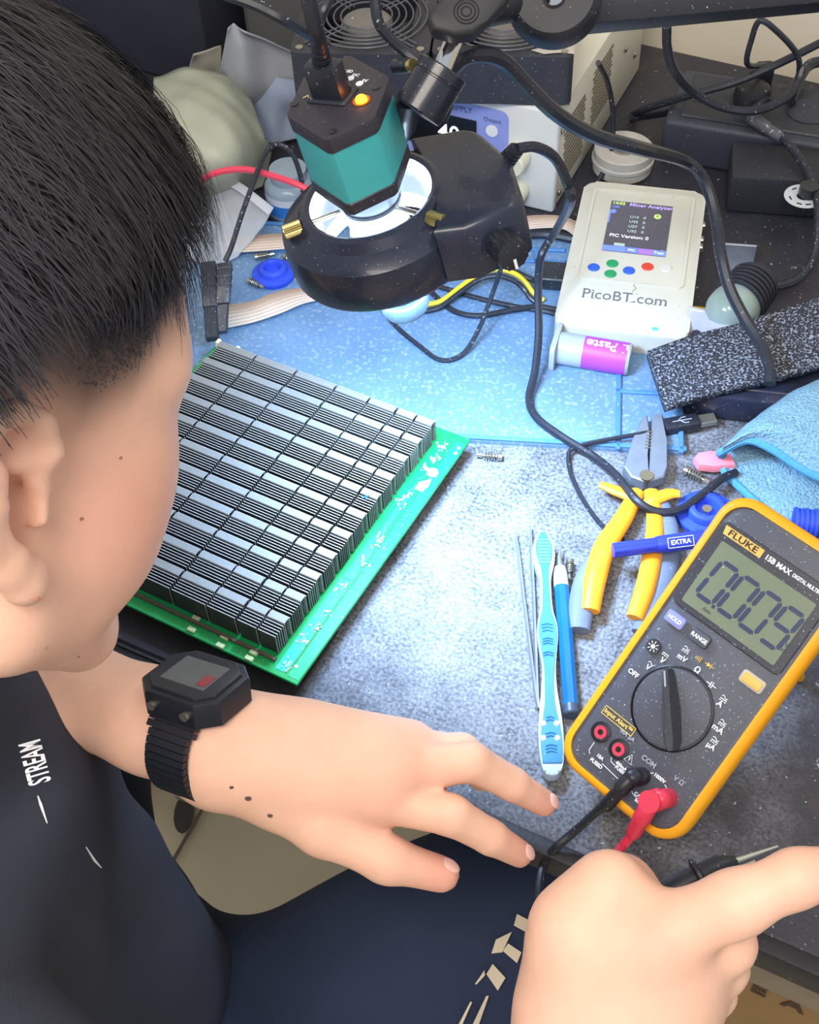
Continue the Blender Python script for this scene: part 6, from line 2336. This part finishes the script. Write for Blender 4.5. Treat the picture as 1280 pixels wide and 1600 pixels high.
B().prism(stripp(hwid, zc), 0.003, 0.0105, 0.0018, 2).build('handle', TBW, tb)
B().prism(stripp(hin, zc, 17), 0.009, 0.0116, 0.0008, 2).build('inlay', TBB, tb)
b = B()
for (yy, w_) in ((975, 9), (980, 9), (985, 8), (997, 8), (1001, 8), (1005, 8), (1019, 8), (1023, 8), (1120, 6), (1125, 7), (1145, 8), (1150, 8), (1164, 9), (1169, 9), (1174, 8)):
    cx_ = float(np.interp(yy, [c[1] for c in ctr], [c[0] for c in ctr]))
    b.tube([P(cx_ - w_, yy + 1.5, 0.0118), P(cx_, yy - 1, 0.0119), P(cx_ + w_, yy + 1.5, 0.0118)], 0.0005, 5)
b.build('grip_ridges', mat('ridge_blue', '2f7ab8', 0.5), tb)
b = B()
for yy in range(843, 882, 5):
    b.tube([P(840, yy, 0.0117), P(860, yy, 0.0117)], 0.0005, 5)
b.build('tongue_ridges', mat('ridge_pale', '7fb8e4', 0.5), tb)
for (px, py) in ((849, 1130), (870, 1130), (849, 1153), (871, 1153)):
    B().sph(P(px, py, 0.0115), 0.0022, 12, (1, 1, 0.4)).build('grip_dot', TBW, tb)
b = B()
for i in range(5):
    for j in range(3):
        q = P(842 + j * 7, 845 + i * 8, 0.003)
        b.cyl(V(q.x, q.y, 0.0004), V(q.x, q.y, 0.004), 0.0016, n=8)
b.build('bristles', mat('bristle_white', 'e4e8ea', 0.7), tb)['kind'] = 'stuff'
# slim blue pen knife
pk2 = thing('craft_knife', 'slim blue craft pen lying between toothbrush and pliers', 'pen')
n0, n1 = P(875, 888, 0.006), P(893, 1116, 0.006)
dv = (n1 - n0).normalized()
Mn = frame(n0, V(0, 0, 1), dv.cross(V(0, 0, 1)), dv)
Ln = (n1 - n0).length
hx = [(0.0052 * math.cos(k * PI / 4 + PI / 8), 0.0052 * math.sin(k * PI / 4 + PI / 8)) for k in range(8)]
B().prism(hx, Ln * 0.145, Ln * 0.955).build('barrel', mat('pen_azure', '1668aa', 0.3, var=0.15, coat=0.4), pk2, xf=Mn)
B().lathe([(0.0, 0.0), (0.0040, 0.0), (0.0050, 0.006), (0.0052, Ln * 0.145)], 20).build('collar', mat('pen_pale', 'b3cbe4', 0.35), pk2, xf=Mn)
B().lathe([(0.0053, Ln * 0.95), (0.0053, Ln), (0.0045, Ln + 0.001), (0.0, Ln + 0.001)], 20).build('end_cap', mat('pen_dark', '3f4f68', 0.4), pk2, xf=Mn)
B().tube([P(876, 890, 0.006), P(874, 872, 0.006), P(877, 850, 0.006)], [0.0026, 0.0016, 0.0004], 8).build('blade', TWM, pk2)
# ------------------------------------------------------------------ test leads
fz = MM.to_3x3() @ V(0, 0, 1)
def fpt(px, py, h):
    return on_plane(px, py, mo_ + fz * h, fz)
bk_l = thing('test_lead', 'black test lead plugged into the meter with its probe in the hand', 'test lead')
LEADB = mat('lead_black', '1d1e24', 0.4, var=0.2, dust=0.08)
s0 = fpt(1003, 1213, 0.0)
B().cyl(s0 - fz * 0.001, s0 + fz * 0.010, 0.0052, n=20).sph(s0 + fz * 0.010, 0.0052, 16).build('plug', LEADB, bk_l)
cpt = [s0 + fz * 0.010, fpt(978, 1222, 0.011), P(955, 1247, 0.045), P(925, 1275, 0.025), P(895, 1302, 0.012), P(868, 1325, 0.004), D(850, 1350, 0.76), D(843, 1400, 0.74), D(852, 1460, 0.70), D(880, 1530, 0.62), D(960, 1520, 0.58), D(1000, 1440, 0.556)]
pb = spline(cpt[:5], 6)
B().tube(spline([s0 + fz * 0.010, fpt(985, 1218, 0.0115), fpt(968, 1236, 0.012), P(944, 1262, 0.037)], 6), [0.0056] * 6 + [0.0050] * 6 + [0.0042] * 6 + [0.0034], 14).build('plug_boot', LEADB, bk_l)
cable('wire', cpt[2:], 0.0026, LEADB, bk_l)
h0, h1, h2 = D(985, 1425, 0.545), D(1128, 1352, 0.545), D(1216, 1322, 0.55)
B().tube([h0, h0.lerp(h1, 0.3), h0.lerp(h1, 0.6), h1, h1.lerp(h2, 0.25)], [0.0052, 0.0055, 0.0058, 0.0048, 0.0022], 14).build('probe_handle', LEADB, bk_l)
B().tube([h1.lerp(h2, 0.2), h2], [0.0013, 0.0005], 8).build('probe_tip', STEEL, bk_l)
B().lathe([(0.0060, 0.0), (0.0085, 0.0008), (0.0085, 0.0022), (0.0060, 0.003)], 20).build('finger_guard', LEADB, bk_l, xf=frame(h0.lerp(h1, 0.72), (h1 - h0).orthogonal(), (h1 - h0).cross((h1 - h0).orthogonal()), (h1 - h0).normalized()))
rd_l = thing('test_lead', 'red test lead plugged into the meter, its wire passing behind the hand', 'test lead')
LEADR = mat('lead_red', 'd8364f', 0.4, var=0.06)
s1 = fpt(1044, 1247, 0.0)
B().cyl(s1 - fz * 0.001, s1 + fz * 0.011, 0.0056, n=20).sph(s1 + fz * 0.011, 0.0056, 16).build('plug', LEADR, rd_l)
e_ = fpt(1020, 1252, 0.0115)
B().tube(spline([s1 + fz * 0.011, e_, fpt(1005, 1275, 0.012), P(988, 1305, 0.032)], 6), [0.0062] * 8 + [0.0052] * 6 + [0.0046] * 4 + [0.0036], 14).cyl(e_ - fz * 0.004, e_ + fz * 0.0065, 0.0064, n=20).build('plug_boot', LEADR, rd_l)
cable('wire', [P(990, 1302, 0.033), P(968, 1328, 0.028), D(948, 1360, 0.66), D(930, 1420, 0.62), D(960, 1470, 0.585), D(1010, 1450, 0.575)], 0.0028, LEADR, rd_l)
q0, q1, q2 = D(1000, 1440, 0.575), D(1120, 1372, 0.575), D(1180, 1345, 0.578)
B().tube([q0, q0.lerp(q1, 0.5), q1, q1.lerp(q2, 0.3)], [0.005, 0.0055, 0.0046, 0.002], 14).build('probe_handle', LEADR, rd_l)
B().tube([q1.lerp(q2, 0.2), q2], [0.0012, 0.0005], 8).build('probe_tip', STEEL, rd_l)

# ------------------------------------------------------------------ wrist watch
wax = Vector(LE - LW).normalized() * -1
wc_ = Vector(LW) + wax * 0.002
toc = (CAM - wc_)
top = (_u * 0.90 - _f * 0.42 - _r * 0.05)
top = (top - wax * top.dot(wax)).normalized()
WM = frame(wc_, wax, top.cross(wax) * 1.0, top) @ Matrix.Diagonal((1.2, 1.06, 1.06, 1))
watch = thing('wristwatch', 'black rugged digital watch on the left wrist', 'watch', WM)
WB = mat('watch_black', '1a1d26', 0.45, var=0.2, bump=0.1)
RWR = 0.0268
b = B()
NS = 48
for i in range(NS):
    a0_, a1_ = 2 * PI * i / NS, 2 * PI * (i + 0.86) / NS
    wv_ = 0.0125 if abs(math.atan2(math.sin(a0_ - PI / 2), math.cos(a0_ - PI / 2))) < 0.9 else 0.0105
    vv = []
    for (r_, x_) in ((RWR, -wv_), (RWR + 0.0038, -wv_), (RWR + 0.0038, wv_), (RWR, wv_)):
        for a in (a0_, a1_):
            vv.append(b.bm.verts.new((x_, r_ * math.cos(a), r_ * math.sin(a))))
    q = vv
    for f_ in ((0, 2, 3, 1), (2, 4, 5, 3), (4, 6, 7, 5), (6, 0, 1, 7), (0, 6, 4, 2), (1, 3, 5, 7)):
        b.bm.faces.new([q[k] for k in f_])
b.lathe([(RWR - 0.0002, -0.0098), (RWR + 0.0026, -0.0098), (RWR + 0.0026, 0.0098), (RWR - 0.0002, 0.0098)], 64, Matrix.Rotation(PI / 2, 4, 'Y'))
b.build('strap', WB, watch, local=True)
oct_ = [(-0.0215, -0.012), (-0.013, -0.021), (0.013, -0.021), (0.0215, -0.012), (0.0215, 0.012), (0.013, 0.021), (-0.013, 0.021), (-0.0215, 0.012)]
zt_ = RWR + 0.0005
B().prism(oct_, zt_ - 0.004, zt_ + 0.0100, 0.002, 2).build('case', WB, watch, local=True)
B().prism([(x * 0.86, y * 0.86) for x, y in oct_], zt_ + 0.0095, zt_ + 0.0120, 0.0012, 2).build('bezel', mat('bezel_black', '22252e', 0.4), watch, local=True)
B().box((0, 0, zt_ + 0.0120), (0.024, 0.022, 0.0006), 0.0002, 1).build('display', mat('watch_lcd', '4f565c', 0.25, coat=0.5), watch, local=True)
B().box((0.0085, -0.004, zt_ + 0.0124), (0.005, 0.009, 0.0003)).build('face_print', mat('watch_red', '8a3a44', 0.5), watch, local=True)
for s in (-1, 1):
    for u in (-1, 1):
        B().cyl((u * 0.009, s * 0.020, zt_ + 0.003), (u * 0.009, s * 0.0235, zt_ + 0.003), 0.0022, n=14).build('button', STEEL, watch, local=True)
B().box((0, -0.012, -RWR - 0.0035), (0.018, 0.006, 0.003), 0.0008, 1).build('buckle', STEEL, watch, local=True)

# small grey bracket behind the tester
bkM = rotz(P(1128, 432, 0.0005), -12)
bkt = thing('metal_bracket', 'small grey metal bracket lying between the tester and the thick cable', 'bracket', bkM)
GRM = mat('bracket_grey', '8b8f98', 0.4, metal=0.5, var=0.2)
B().box((0.012, 0.008, 0.0012), (0.028, 0.022, 0.0024), 0.0006, 1).build('base_plate', GRM, bkt, local=True)
B().box((0.012, 0.018, 0.011), (0.028, 0.0024, 0.020), 0.0006, 1).build('upright_plate', GRM, bkt, local=True)
B().cyl((0.012, 0.006, 0.002), (0.012, 0.006, 0.0045), 0.0035, n=14).build('bracket_screw', STEEL, bkt, local=True)
